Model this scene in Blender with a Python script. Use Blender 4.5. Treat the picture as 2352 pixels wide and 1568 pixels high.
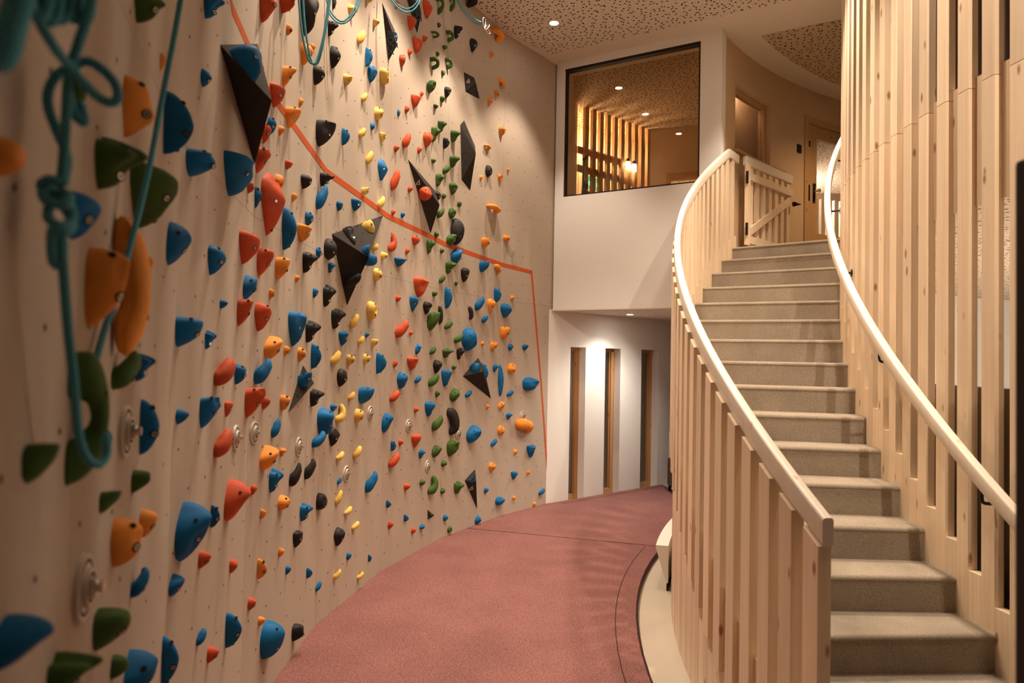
import bpy, bmesh, math, random
import numpy as np
from mathutils import Vector, Matrix
for _o in list(bpy.data.objects): bpy.data.objects.remove(_o, do_unlink=True)
SC = bpy.context.scene
COL = SC.collection

# ------------------------------------------------------------------ camera
HC = 1.682
PITCH, ROLL, FPX = 0.0259, 0.0191, 1568.0
def cam_axes(p, r):
    fw = np.array([0, math.cos(p), math.sin(p)]); up = np.array([0, -math.sin(p), math.cos(p)]); rt = np.array([1., 0, 0])
    return rt*math.cos(r)+up*math.sin(r), up*math.cos(r)-rt*math.sin(r), fw
AR, AU, AF = cam_axes(PITCH, ROLL)
cd = bpy.data.cameras.new('camera'); cam = bpy.data.objects.new('camera', cd); COL.objects.link(cam)
cd.sensor_width = 36.0; cd.lens = 24.0; cd.clip_start = 0.02; cd.clip_end = 100
M = Matrix.Identity(4)
for k, a in enumerate((AR, AU, -AF)):
    for j in range(3): M[j][k] = a[j]
M[2][3] = HC
cam.matrix_world = M
cd.dof.use_dof = True; cd.dof.focus_distance = 5.4; cd.dof.aperture_fstop = 2.8
SC.camera = cam
# ------------------------------------------------------------------ world, exposure
w = bpy.data.worlds.new('night'); SC.world = w; w.use_nodes = True
w.node_tree.nodes['Background'].inputs[0].default_value = (0.05, 0.03, 0.018, 1)
w.node_tree.nodes['Background'].inputs[1].default_value = 0.25
vs = SC.view_settings
vs.view_transform = 'Standard'; vs.look = 'None'; vs.gamma = 1; vs.use_curve_mapping = False; vs.exposure = 1.35
LAMP = (1.0, 0.81, 0.62)
CEIL = 5.12

# ------------------------------------------------------------------ plan of the place
WX, WY, WR = 5.2, 3.6, 6.39                 # climbing wall: facets on a big circle
TH = [0.741, 0.585, 0.426, 0.261, 0.092, -0.087, -0.2525, -0.418]
WPTS = [np.array([WX-WR*math.cos(t), WY+WR*math.sin(t)]) for t in TH]
WPTS += [np.array([-0.295, 0.008]), np.array([-0.29, -1.6])]
CX, CY, R1, R2 = 7.02, 3.374, 4.87, 6.02    # stair: arcs round this centre
T0, DT, RISE = -0.0667, 0.0522, 0.17
def pol(R, t, z=0.0, cx=CX, cy=CY): return np.array([cx-R*math.cos(t), cy+R*math.sin(t), z])
def nose(t): return 0.51+(t-T0)/DT*RISE
UP = 0.51+14*RISE                            # upper floor level
def facet(i):
    a, b = WPTS[i], WPTS[i+1]                # far -> near
    t = (a-b)/np.linalg.norm(a-b)            # direction away from camera
    n = np.array([t[1], -t[0]])              # into the room
    return a, b, t, n
NF = len(WPTS)-1
# ------------------------------------------------------------------ helpers
def mobj(name, verts, faces, mat, parent=None, smooth=False, loc=None, bevel=0):
    me = bpy.data.meshes.new(name)
    me.from_pydata([tuple(map(float, v)) for v in verts], [], [tuple(f) for f in faces])
    bm = bmesh.new(); bm.from_mesh(me); bmesh.ops.recalc_face_normals(bm, faces=bm.faces)
    if bevel:
        bmesh.ops.bevel(bm, geom=list(bm.edges), offset=bevel, segments=2, affect='EDGES', profile=0.6)
    bm.to_mesh(me); bm.free()
    if smooth:
        for p in me.polygons: p.use_smooth = True
    if mat: me.materials.append(mat)
    o = bpy.data.objects.new(name, me); COL.objects.link(o)
    if loc is not None: o.location = tuple(map(float, loc))
    if parent: attach(o, parent)
    return o
def attach(o, parent):
    o.parent = parent
    p = parent; off = Vector(p.location)
    while p.parent: p = p.parent; off = off + Vector(p.location)
    o.location = Vector(o.location)-off
def tag(o, label=None, cat=None, group=None, kind=None):
    if label: o['label'] = label
    if cat: o['category'] = cat
    if group: o['group'] = group
    if kind: o['kind'] = kind
    return o
def thing(name, label, cat, loc=(0, 0, 0), group=None, kind=None):
    o = bpy.data.objects.new(name, None); COL.objects.link(o); o.empty_display_size = 0.05
    o.location = tuple(map(float, loc)); return tag(o, label, cat, group, kind)
def struct(o): o['kind'] = 'structure'; return o
def hexa(p):   # 8 points: bottom 4 loop, top 4 loop
    return list(p), [(0, 3, 2, 1), (4, 5, 6, 7), (0, 1, 5, 4), (1, 2, 6, 5), (2, 3, 7, 6), (3, 0, 4, 7)]
def boxc(x0, x1, y0, y1, z0, z1):
    return hexa([(x0, y0, z0), (x1, y0, z0), (x1, y1, z0), (x0, y1, z0), (x0, y0, z1), (x1, y0, z1), (x1, y1, z1), (x0, y1, z1)])
def prism2(a, b, off0, off1, z0, z1):
    """box along plan line a-b, from normal offset off0 to off1 (left normal), z0..z1 (z may be pairs (at a, at b))"""
    a = np.array(a, float); b = np.array(b, float); t = (b-a)/np.linalg.norm(b-a); n = np.array([-t[1], t[0]])
    za = z0 if isinstance(z0, tuple) else (z0, z0); zb = z1 if isinstance(z1, tuple) else (z1, z1)
    P = [a+n*off0, b+n*off0, b+n*off1, a+n*off1]
    zs = [za[0], za[1], za[1], za[0]]; ze = [zb[0], zb[1], zb[1], zb[0]]
    return hexa([(*P[i], zs[i]) for i in range(4)]+[(*P[i], ze[i]) for i in range(4)])
def sector(Ra, Rb, ta, tb, z0, z1, n=1):
    """curved block; z0, z1 numbers or functions of theta"""
    f0 = z0 if callable(z0) else (lambda t: z0); f1 = z1 if callable(z1) else (lambda t: z1)
    V = []; F = []
    for k in range(n+1):
        t = ta+(tb-ta)*k/n
        V += [pol(Ra, t, f0(t)), pol(Rb, t, f0(t)), pol(Rb, t, f1(t)), pol(Ra, t, f1(t))]
    for k in range(n):
        a = 4*k; b = a+4
        for j in range(4): F.append((a+j, a+(j+1) % 4, b+(j+1) % 4, b+j))
    F += [(3, 2, 1, 0), (4*n, 4*n+1, 4*n+2, 4*n+3)]
    return V, F
def join(*vf):
    V = []; F = []
    for v, f in vf:
        o = len(V); V += list(v); F += [tuple(i+o for i in q) for q in f]
    return V, F
def tube(pts, rad, seg=8, closed=False, caps=True):
    P = [np.array(p, float) for p in pts]; n = len(P)
    rad = rad if hasattr(rad, '__len__') else [rad]*n
    V = []; F = []; up = np.array([0, 0, 1.])
    prev = None
    for i in range(n):
        d = P[min(i+1, n-1)]-P[max(i-1, 0)]; d = d/(np.linalg.norm(d)+1e-9)
        if prev is None:
            a = np.cross(d, up if abs(d[2]) < .9 else np.array([1., 0, 0]))
        else: a = prev-d*(prev@d)
        a = a/(np.linalg.norm(a)+1e-9); b = np.cross(d, a); prev = a
        for k in range(seg):
            q = 2*math.pi*k/seg
            V.append(P[i]+(a*math.cos(q)+b*math.sin(q))*rad[i])
    for i in range(n-1):
        for k in range(seg):
            F.append((i*seg+k, i*seg+(k+1) % seg, (i+1)*seg+(k+1) % seg, (i+1)*seg+k))
    if caps: F += [tuple(range(seg))[::-1], tuple((n-1)*seg+k for k in range(seg))]
    return V, F
def catmull(P, m=6):
    P = [np.array(p, float) for p in P]; Q = [2*P[0]-P[1]]+P+[2*P[-1]-P[-2]]; out = []
    for i in range(1, len(Q)-2):
        for k in range(m):
            t = k/m
            out.append(.5*((2*Q[i])+(-Q[i-1]+Q[i+1])*t+(2*Q[i-1]-5*Q[i]+4*Q[i+1]-Q[i+2])*t*t+(-Q[i-1]+3*Q[i]-3*Q[i+1]+Q[i+2])*t**3))
    out.append(Q[-2]); return out
def disc(c, n, r, seg=12, h=0.0, r2=None):
    """flat disc (or short cylinder / frustum) at c facing n"""
    c = np.array(c, float); n = np.array(n, float); n = n/np.linalg.norm(n)
    a = np.cross(n, [0, 0, 1.]) if abs(n[2]) < .9 else np.cross(n, [1., 0, 0]); a /= np.linalg.norm(a); b = np.cross(n, a)
    ring = lambda rr, hh: [c+n*hh+(a*math.cos(2*math.pi*k/seg)+b*math.sin(2*math.pi*k/seg))*rr for k in range(seg)]
    if h == 0: return ring(r, 0), [tuple(range(seg))]
    V = ring(r, 0)+ring(r2 or r, h)
    return V, [tuple(range(seg))[::-1], tuple(seg+k for k in range(seg))]+[(k, (k+1) % seg, seg+(k+1) % seg, seg+k) for k in range(seg)]
def annulus(c, n, r0, r1, h, seg=24):
    c = np.array(c, float); n = np.array(n, float); n = n/np.linalg.norm(n)
    a = np.cross(n, [0, 0, 1.]) if abs(n[2]) < .9 else np.cross(n, [1., 0, 0]); a /= np.linalg.norm(a); b = np.cross(n, a)
    V = []
    for rr, hh in ((r1, 0), (r1, h), (r0, h), (r0, 0)):
        V += [c+n*hh+(a*math.cos(2*math.pi*k/seg)+b*math.sin(2*math.pi*k/seg))*rr for k in range(seg)]
    F = []
    for j in range(4):
        for k in range(seg): F.append((j*seg+k, j*seg+(k+1) % seg, ((j+1) % 4)*seg+(k+1) % seg, ((j+1) % 4)*seg+k))
    return V, F

# ------------------------------------------------------------------ materials
def nmat(name, base, rough=0.7, metal=0.0, spec=0.3):
    m = bpy.data.materials.new(name); m.use_nodes = True; nt = m.node_tree; b = nt.nodes['Principled BSDF']
    b.inputs['Base Color'].default_value = (*base, 1); b.inputs['Roughness'].default_value = rough; b.inputs['Metallic'].default_value = metal
    b.inputs['Specular IOR Level'].default_value = spec
    return m, nt, b
def noise(nt, scale, detail=4, rough=.6, vec=None):
    n = nt.nodes.new('ShaderNodeTexNoise'); n.inputs['Scale'].default_value = scale; n.inputs['Detail'].default_value = detail; n.inputs['Roughness'].default_value = rough
    if vec: nt.links.new(vec, n.inputs['Vector'])
    return n
def ramp(nt, fac, stops):
    r = nt.nodes.new('ShaderNodeValToRGB'); e = r.color_ramp.elements
    while len(e) < len(stops): e.new(0.5)
    for k, (p, c) in enumerate(stops): e[k].position = p; e[k].color = (*c, 1)
    nt.links.new(fac, r.inputs[0]); return r
def bump(nt, b, h, strength=.3, dist=.01):
    n = nt.nodes.new('ShaderNodeBump'); n.inputs['Strength'].default_value = strength; n.inputs['Distance'].default_value = dist
    nt.links.new(h, n.inputs['Height']); nt.links.new(n.outputs[0], b.inputs['Normal'])
def coord(nt, which='Object', scale=None, loc_random=False):
    tc = nt.nodes.new('ShaderNodeTexCoord'); out = tc.outputs[which]
    if loc_random:
        oi = nt.nodes.new('ShaderNodeObjectInfo'); mu = nt.nodes.new('ShaderNodeVectorMath'); mu.operation = 'SCALE'
        cmb = nt.nodes.new('ShaderNodeCombineXYZ')
        for k in range(3): nt.links.new(oi.outputs['Random'], cmb.inputs[k])
        nt.links.new(cmb.outputs[0], mu.inputs[0]); mu.inputs['Scale'].default_value = 37.0
        ad = nt.nodes.new('ShaderNodeVectorMath'); ad.operation = 'ADD'
        nt.links.new(out, ad.inputs[0]); nt.links.new(mu.outputs[0], ad.inputs[1]); out = ad.outputs[0]
    if scale:
        mp = nt.nodes.new('ShaderNodeMapping'); mp.inputs['Scale'].default_value = scale; nt.links.new(out, mp.inputs[0]); out = mp.outputs[0]
    return out
def m_speckle(name, c0, c1, scale, rough=.9, bs=.2, bd=.004, big=None, spec=.2, contrast=(.35, .65)):
    m, nt, b = nmat(name, c0, rough, 0, spec); v = coord(nt)
    n = noise(nt, scale, 5, .7, v); r = ramp(nt, n.outputs[0], [(contrast[0], c0), (contrast[1], c1)])
    out = r.outputs[0]
    if big:
        n2 = noise(nt, big[0], 3, .5, v); r2 = ramp(nt, n2.outputs[0], [(.3, (big[1],)*3), (.7, (1, 1, 1))])
        mx = nt.nodes.new('ShaderNodeMixRGB'); mx.blend_type = 'MULTIPLY'; mx.inputs[0].default_value = 1
        nt.links.new(out, mx.inputs[1]); nt.links.new(r2.outputs[0], mx.inputs[2]); out = mx.outputs[0]
    nt.links.new(out, b.inputs['Base Color']); bump(nt, b, n.outputs[0], bs, bd)
    return m
def m_hold(name, c):
    m, nt, b = nmat(name, c, .62, 0, .25); v = coord(nt, loc_random=True)
    n = noise(nt, 420, 3, .6, v); bump(nt, b, n.outputs[0], .25, .002)
    n2 = noise(nt, 9, 3, .6, v)
    r = ramp(nt, n2.outputs[0], [(.3, tuple(x*.82 for x in c)), (.7, tuple(min(1, x*1.12) for x in c))]); nt.links.new(r.outputs[0], b.inputs['Base Color'])
    return m
def m_wood(name, c0, c1, knot, rough=.5, scale=1.0):
    m, nt, b = nmat(name, c0, rough, 0, .3)
    v = coord(nt, 'Object', loc_random=True)
    mp = nt.nodes.new('ShaderNodeMapping'); mp.inputs['Scale'].default_value = (55*scale, 55*scale, 1.6*scale); nt.links.new(v, mp.inputs[0])
    n = noise(nt, 1.0, 4, .55, mp.outputs[0]); r = ramp(nt, n.outputs[0], [(.3, c0), (.72, c1)])
    # knots
    mk = nt.nodes.new('ShaderNodeMapping'); mk.inputs['Scale'].default_value = (9, 9, 3.6); nt.links.new(v, mk.inputs[0])
    vo = nt.nodes.new('ShaderNodeTexVoronoi'); vo.inputs['Scale'].default_value = 1.0; nt.links.new(mk.outputs[0], vo.inputs['Vector'])
    rk = ramp(nt, vo.outputs['Distance'], [(.06, (1, 1, 1)), (.125, (0, 0, 0))])
    mx = nt.nodes.new('ShaderNodeMixRGB'); nt.links.new(rk.outputs[0], mx.inputs[0]); nt.links.new(r.outputs[0], mx.inputs[1]); mx.inputs[2].default_value = (*knot, 1)
    # each board a little lighter or darker
    oi = nt.nodes.new('ShaderNodeObjectInfo'); hv = nt.nodes.new('ShaderNodeHueSaturation')
    mr = nt.nodes.new('ShaderNodeMapRange'); mr.inputs['To Min'].default_value = .88; mr.inputs['To Max'].default_value = 1.08
    nt.links.new(oi.outputs['Random'], mr.inputs[0]); nt.links.new(mr.outputs[0], hv.inputs['Value']); nt.links.new(mx.outputs[0], hv.inputs['Color'])
    nt.links.new(hv.outputs[0], b.inputs['Base Color']); bump(nt, b, n.outputs[0], .08, .002)
    return m
def m_emit(name, c, s):
    m = bpy.data.materials.new(name); m.use_nodes = True; nt = m.node_tree; nt.nodes.remove(nt.nodes['Principled BSDF'])
    e = nt.nodes.new('ShaderNodeEmission'); e.inputs[0].default_value = (*c, 1); e.inputs[1].default_value = s
    nt.links.new(e.outputs[0], nt.nodes['Material Output'].inputs[0]); return m
def m_perf(name, c, hole, scale=17.0):
    """plaster acoustic board with two sizes of round holes"""
    m, nt, b = nmat(name, c, .9, 0, .1); v = coord(nt)
    mp = nt.nodes.new('ShaderNodeMapping'); mp.inputs['Scale'].default_value = (1, 1, 0); nt.links.new(v, mp.inputs[0])
    out = None
    for sc, thr in ((scale, .17), (scale*1.9, .12)):
        vo = nt.nodes.new('ShaderNodeTexVoronoi'); vo.voronoi_dimensions = '2D'; vo.inputs['Scale'].default_value = sc; vo.inputs['Randomness'].default_value = .85
        nt.links.new(mp.outputs[0], vo.inputs['Vector'])
        lt = nt.nodes.new('ShaderNodeMath'); lt.operation = 'LESS_THAN'; lt.inputs[1].default_value = thr
        nt.links.new(vo.outputs['Distance'], lt.inputs[0])
        if out is None: out = lt.outputs[0]
        else:
            mm = nt.nodes.new('ShaderNodeMath'); mm.operation = 'MAXIMUM'; nt.links.new(out, mm.inputs[0]); nt.links.new(lt.outputs[0], mm.inputs[1]); out = mm.outputs[0]
    mx = nt.nodes.new('ShaderNodeMixRGB'); nt.links.new(out, mx.inputs[0]); mx.inputs[1].default_value = (*c, 1); mx.inputs[2].default_value = (*hole, 1)
    nt.links.new(mx.outputs[0], b.inputs['Base Color']); return m
def m_glass(name, tint=(1, 1, 1), rough=0.0):
    m = bpy.data.materials.new(name); m.use_nodes = True; nt = m.node_tree; nt.nodes.remove(nt.nodes['Principled BSDF'])
    t = nt.nodes.new('ShaderNodeBsdfTransparent'); t.inputs[0].default_value = (*tint, 1)
    g = nt.nodes.new('ShaderNodeBsdfGlossy'); g.inputs['Roughness'].default_value = rough
    lw_ = nt.nodes.new('ShaderNodeLayerWeight'); lw_.inputs[0].default_value = .5
    pw = nt.nodes.new('ShaderNodeMath'); pw.operation = 'POWER'; pw.inputs[1].default_value = 5; nt.links.new(lw_.outputs['Facing'], pw.inputs[0])
    ma = nt.nodes.new('ShaderNodeMath'); ma.operation = 'MULTIPLY_ADD'; ma.inputs[1].default_value = .96; ma.inputs[2].default_value = .04; nt.links.new(pw.outputs[0], ma.inputs[0])
    mx = nt.nodes.new('ShaderNodeMixShader'); nt.links.new(ma.outputs[0], mx.inputs[0]); nt.links.new(t.outputs[0], mx.inputs[1]); nt.links.new(g.outputs[0], mx.inputs[2])
    nt.links.new(mx.outputs[0], nt.nodes['Material Output'].inputs[0]); return m

MT = {}
MT['plaster'] = m_speckle('white_plaster', (.80, .785, .76), (.85, .835, .81), 180, .9, .05, .002, spec=.1)
MT['brownplaster'] = m_speckle('warm_plaster', (.60, .43, .27), (.66, .48, .31), 160, .9, .05, .002, spec=.1)
MT['darkwall'] = m_speckle('dark_brown_plaster', (.15, .10, .065), (.20, .14, .09), 120, .9, .05, .002, spec=.1)  # dark tone chosen for the outer walls to cut bounced light
MT['panel'] = m_speckle('climbing_panel', (.44, .365, .295), (.56, .475, .395), 330, .88, .25, .002, big=(1.3, .93), spec=.15)
MT['mat'] = m_speckle('burgundy_carpet', (.125, .042, .040), (.40, .205, .185), 130, 1, .5, .004, big=(2.2, .82), spec=.05, contrast=(.33, .72))
MT['matseam'] = nmat('mat_seam_thread', (.03, .008, .01), .9)[0]
MT['floor'] = m_speckle('beige_carpet', (.40, .34, .27), (.60, .52, .43), 240, 1, .4, .003, big=(3, .9), spec=.05)
MT['step'] = m_speckle('taupe_carpet', (.22, .18, .14), (.44, .37, .29), 210, 1, .6, .004, big=(5, .82), spec=.05)
MT['ceil'] = nmat('ceiling_plaster', (.72, .64, .56), .9, 0, .1)[0]
MT['perf'] = m_perf('perforated_board', (.72, .64, .56), (.06, .03, .018))
MT['perfbrown'] = m_perf('perforated_board_warm', (.58, .45, .31), (.03, .014, .008))
MT['spruce'] = m_wood('spruce', (.76, .585, .41), (.85, .69, .51), (.36, .20, .10))
MT['sawn'] = m_wood('rough_sawn_spruce', (.60, .46, .32), (.74, .59, .43), (.36, .20, .10), .8, 1.6)
MT['rail'] = m_wood('pale_handrail', (.82, .72, .60), (.87, .78, .67), (.74, .58, .42), .35)
MT['oak'] = m_wood('oak_frame', (.42, .22, .09), (.52, .29, .13), (.25, .12, .05))
MT['doorwood'] = m_wood('door_wood', (.50, .30, .14), (.58, .36, .18), (.25, .12, .05))
MT['black'] = nmat('black_metal', (.012, .010, .009), .5)[0]
MT['felt'] = m_speckle('grey_felt', (.075, .055, .042), (.13, .10, .08), 300, 1, .3, .002, spec=.05)
MT['steel'] = nmat('steel', (.72, .68, .62), .28, 1.0)[0]
MT['plate'] = nmat('anchor_plastic', (.62, .55, .47), .45)[0]
MT['hole'] = nmat('dark_hole', (.03, .018, .012), .9, 0, .05)[0]
MT['line'] = m_speckle('orange_line', (.50, .085, .02), (.58, .11, .03), 60, .7, .05, .001)
MT['benchwhite'] = nmat('bench_white', (.80, .76, .70), .5)[0]
MT['glass'] = m_glass('clear_glass', (.93, .93, .92))
MT['smoked'] = m_glass('smoked_glass', (.76, .66, .54))
MT['night'] = m_speckle('night_outside', (.01, .009, .008), (.035, .03, .026), 1.2, 1, 0, .001, spec=0)
MT['rope'] = None
def m_rope():
    m, nt, b = nmat('teal_rope', (.10, .40, .50), .75, 0, .2); v = coord(nt)
    wv = nt.nodes.new('ShaderNodeTexWave'); wv.inputs['Scale'].default_value = 95; wv.inputs['Distortion'].default_value = 1.5; wv.bands_direction = 'DIAGONAL'; nt.links.new(v, wv.inputs[0])
    r = ramp(nt, wv.outputs['Fac'], [(.2, (.045, .24, .33)), (.8, (.13, .43, .53))]); nt.links.new(r.outputs[0], b.inputs['Base Color']); bump(nt, b, wv.outputs['Fac'], .4, .002)
    return m
MT['rope'] = m_rope()
HOLDC = {'B': (.003, .135, .36), 'O': (.85, .30, .045), 'R': (.60, .085, .028), 'G': (.055, .12, .022), 'K': (.022, .019, .018), 'Y': (.84, .55, .13), 'V': (.035, .030, .028)}
HN = {'B': 'blue', 'O': 'orange', 'R': 'red', 'G': 'green', 'K': 'black', 'Y': 'yellow'}
for k, c in HOLDC.items(): MT['h'+k] = m_hold('hold_'+k, c)
MT['volume'] = m_speckle('volume_grit', (.028, .024, .022), (.055, .047, .042), 600, .95, .5, .002, spec=.1)
MT['lamp'] = m_emit('lamp_glow', (1, .86, .70), 30)
MT['lampw'] = m_emit('wall_lamp_glow', (1, .88, .72), 14)
MT['exit'] = m_emit('exit_green', (.05, .55, .28), 1.2)
MT['exitw'] = m_emit('exit_white', (.8, .95, .85), 2)
MT['print'] = nmat('printed_blue', (.05, .10, .15), .8)[0]
MT['printw'] = nmat('printed_grey', (.42, .38, .34), .7)[0]

def spot(name, loc, target, energy, size, blend=.4, radius=.04, color=LAMP):
    l = bpy.data.lights.new(name, 'SPOT'); l.energy = energy; l.spot_size = math.radians(size); l.spot_blend = blend; l.shadow_soft_size = radius; l.color = color
    o = bpy.data.objects.new(name, l); COL.objects.link(o); o.location = tuple(map(float, loc))
    d = Vector(target)-Vector(o.location); o.rotation_euler = d.to_track_quat('-Z', 'Y').to_euler(); return o
def point(name, loc, energy, radius=.1, color=LAMP):
    l = bpy.data.lights.new(name, 'POINT'); l.energy = energy; l.shadow_soft_size = radius; l.color = color
    o = bpy.data.objects.new(name, l); COL.objects.link(o); o.location = tuple(map(float, loc)); return o
def downlight(loc, label, energy, size, target=None, blend=.4, r=.045, group='recessed ceiling lights', color=LAMP):
    t = thing('ceiling_light', label, 'ceiling light', loc, group)
    mobj('trim_ring', *annulus(np.array(loc)-[0, 0, .004], (0, 0, 1), r, r*1.25, .004), MT['ceil'], t)
    mobj('lamp_lens', *disc(np.array(loc)-[0, 0, .002], (0, 0, -1), r, 20), MT['lamp'], t)
    tg = target if target is not None else (loc[0], loc[1], 0)
    spot('light_beam', (loc[0], loc[1], loc[2]-.03), tg, energy, size, blend, r, color)
    return t
# ------------------------------------------------------------------ climbing wall: facets of boards
wall = struct(thing('wall_left', None, None, (WPTS[5][0], WPTS[5][1], 0)))
ZS = [0.0, 2.30, CEIL]
GAP = .0007
for i in range(NF):
    a, b, t, n = facet(i)
    for k in range(len(ZS)-1):
        aa = a-t*GAP; bb = b+t*GAP; z0 = ZS[k]+(GAP if k else 0); z1 = ZS[k+1]-GAP
        P = [aa, bb, bb-n*.021, aa-n*.021]
        mobj('panel', *hexa([(*p, z0) for p in P]+[(*p, z1) for p in P]), MT['panel'], wall)
    P = [a-n*.021, b-n*.021, b-n*.16, a-n*.16]
    mobj('backing', *hexa([(*p, 0) for p in P]+[(*p, CEIL) for p in P]), MT['hole'], wall)
# threaded holes in the boards (too small to pick apart)
random.seed(5); V = []; F = []
for i in range(NF-1):
    a, b, t, n = facet(i); L = np.linalg.norm(a-b); row = 0; z = .16
    while z < CEIL-.1:
        u = .06+(row % 2)*.105+random.uniform(-.02, .02)
        while u < L-.04:
            if random.random() < .85:
                p = b+t*(u+random.uniform(-.012, .012)); zz = z+random.uniform(-.02, .02)
                v, f = disc((*(p+n*.0006), zz), (*n, 0), .0052, 8)
                o = len(V); V += v; F += [tuple(q+o for q in ff) for ff in f]
            u += .21
        z += .155; row += 1
tag(mobj('bolt_holes', V, F, MT['hole'], wall), kind='stuff')
# painted orange line: a thin stripe, flat on the boards
def wall_at(s_theta, z, off=.0012):
    x = WX-WR*math.cos(s_theta); y = WY+WR*math.sin(s_theta)
    for i in range(NF):
        a, b, t, n = facet(i)
        d = np.array([x-WX, y-WY]); d = d/np.linalg.norm(d)
        # intersect ray from centre with facet line
        A = np.array([[d[0], -(b-a)[0]], [d[1], -(b-a)[1]]]); sol = np.linalg.solve(A, a-np.array([WX, WY]))
        if -1e-6 <= sol[1] <= 1+1e-6 and sol[0] > 0:
            p = np.array([WX, WY])+d*sol[0]+n*off
            return np.array([p[0], p[1], z]), t, n
LP = [(-.19, 3.10), (-.166, 2.985), (-.118, 2.975), (-.087, 2.935), (-.035, 2.90), (.0925, 2.815), (.2, 2.785), (.2615, 2.765), (.35, 2.745), (.4265, 2.72), (.52, 2.69), (.5855, 2.672), (.668, 2.65)]
V = []; F = []; wd = .021
for th, z in LP:
    p, t, n = wall_at(th, z); V += [p-[0, 0, wd], p+[0, 0, wd]]
for k in range(len(LP)-1): F.append((2*k, 2*k+1, 2*k+3, 2*k+2))
mobj('painted_line', V, F, MT['line'], wall)
V = []; F = []
for th, z in [(.668, 2.671), (.703, 1.42), (.737, .03)]:
    p, t, n = wall_at(th, z); V += [p-np.array([*t, 0])*.016, p+np.array([*t, 0])*.016]
for k in range(2): F.append((2*k, 2*k+1, 2*k+3, 2*k+2))
mobj('painted_line', V, F, MT['line'], wall)

# ------------------------------------------------------------------ floor, mat, ceiling
struct(mobj('floor', *boxc(-2.5, 13, -3, 14, -.12, 0), MT['floor']))
RM = 6.275
edge = [pol(RM, t)[:2] for t in np.linspace(-.85, .80, 40)]
wallside = [p+facet(min(k, NF-1))[3]*.004 for k, p in enumerate(WPTS)]
seamA, seamB = np.array([-.43, 6.64]), np.array([1.24, 6.14])
def ccw_int(p, q, path):
    out = []
    for k in range(len(path)-1):
        a, b = path[k], path[k+1]
        A = np.array([[ (q-p)[0], -(b-a)[0]], [(q-p)[1], -(b-a)[1]]])
        if abs(np.linalg.det(A)) < 1e-9: continue
        s = np.linalg.solve(A, a-p)
        if -1e-6 <= s[1] <= 1+1e-6: out.append((s[0], k, p+(q-p)*s[0]))
    return out
matthing = thing('floor_mat', 'burgundy carpeted mat covering the floor along the climbing wall', 'mat', (0, 4.5, 0))
w_hit = [h for h in ccw_int(seamA, seamB, WPTS)][0]; e_hit = [h for h in ccw_int(seamA, seamB, edge)][0]
def slab(poly, z0, z1):
    n = len(poly)
    V = [(*p, z0) for p in poly]+[(*p, z1) for p in poly]
    return V, [tuple(range(n))[::-1], tuple(range(n, 2*n))]+[(k, (k+1) % n, n+(k+1) % n, n+k) for k in range(n)]
MZ = .045
g = (seamB-seamA)/np.linalg.norm(seamB-seamA); gn = np.array([-g[1], g[0]])   # gn points to far side
if gn[1] < 0: gn = -gn
near = [w_hit[2]-gn*.009]+WPTS[w_hit[1]+1:]+edge[:e_hit[1]+1]+[e_hit[2]-gn*.009]
LW0, LW1 = np.array([.48, 7.88]), np.array([2.15, 9.29]); lwd = (LW1-LW0)/np.linalg.norm(LW1-LW0); lwn = np.array([lwd[1], -lwd[0]])
far = [w_hit[2]+gn*.009]+[p for p in WPTS[:w_hit[1]+1]][::-1]+[LW0+lwn*.006, np.array([2.04, 9.19]), np.array([2.12, 8.62])]+edge[e_hit[1]+1:][::-1]+[e_hit[2]+gn*.009]
mobj('mat_section', *slab(near, .002, MZ), MT['mat'], matthing)
mobj('mat_section', *slab(far, .002, MZ), MT['mat'], matthing)
mobj('mat_joint', *slab([w_hit[2]-gn*.009, e_hit[2]-gn*.009, e_hit[2]+gn*.009, w_hit[2]+gn*.009], .001, MZ-.016), MT['matseam'], matthing)
def strip(path, wdt, z):
    V = []; F = []; P = [np.array(p) for p in path]
    for k in range(len(P)):
        d = P[min(k+1, len(P)-1)]-P[max(k-1, 0)]; d /= np.linalg.norm(d); nn = np.array([-d[1], d[0]])
        V += [(*(P[k]+nn*wdt), z), (*(P[k]-nn*wdt), z)]
    for k in range(len(P)-1): F.append((2*k, 2*k+1, 2*k+3, 2*k+2))
    return V, F
mobj('stitched_seam', *strip([pol(RM+.135, t)[:2] for t in np.linspace(-.6, .44, 30)], .0026, MZ+.0008), MT['matseam'], matthing)
mobj('stitched_seam', *strip([LW0+lwn*.11+lwd*.05, np.array([2.04, 9.19])+lwn*.10-lwd*.08, np.array([2.02, 8.6])], .005, MZ+.0008), MT['matseam'], matthing)
mobj('edge_binding', *join(*[tube([(*p, MZ-.006) for p in edge[:]], .009, 6)]), MT['matseam'], matthing)

cl = struct(mobj('ceiling', *boxc(-2.5, 13, -3, 14, CEIL, CEIL+.15), MT['ceil']))
UA, UB = np.array([.48, 7.84]), np.array([2.11, 6.92]); ud = (UB-UA)/np.linalg.norm(UB-UA); un = np.array([ud[1], -ud[0]])   # un towards camera
if un[1] > 0: un = -un
q0 = UA+un*.26; far_r = UA+ud*7+un*.26
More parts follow.
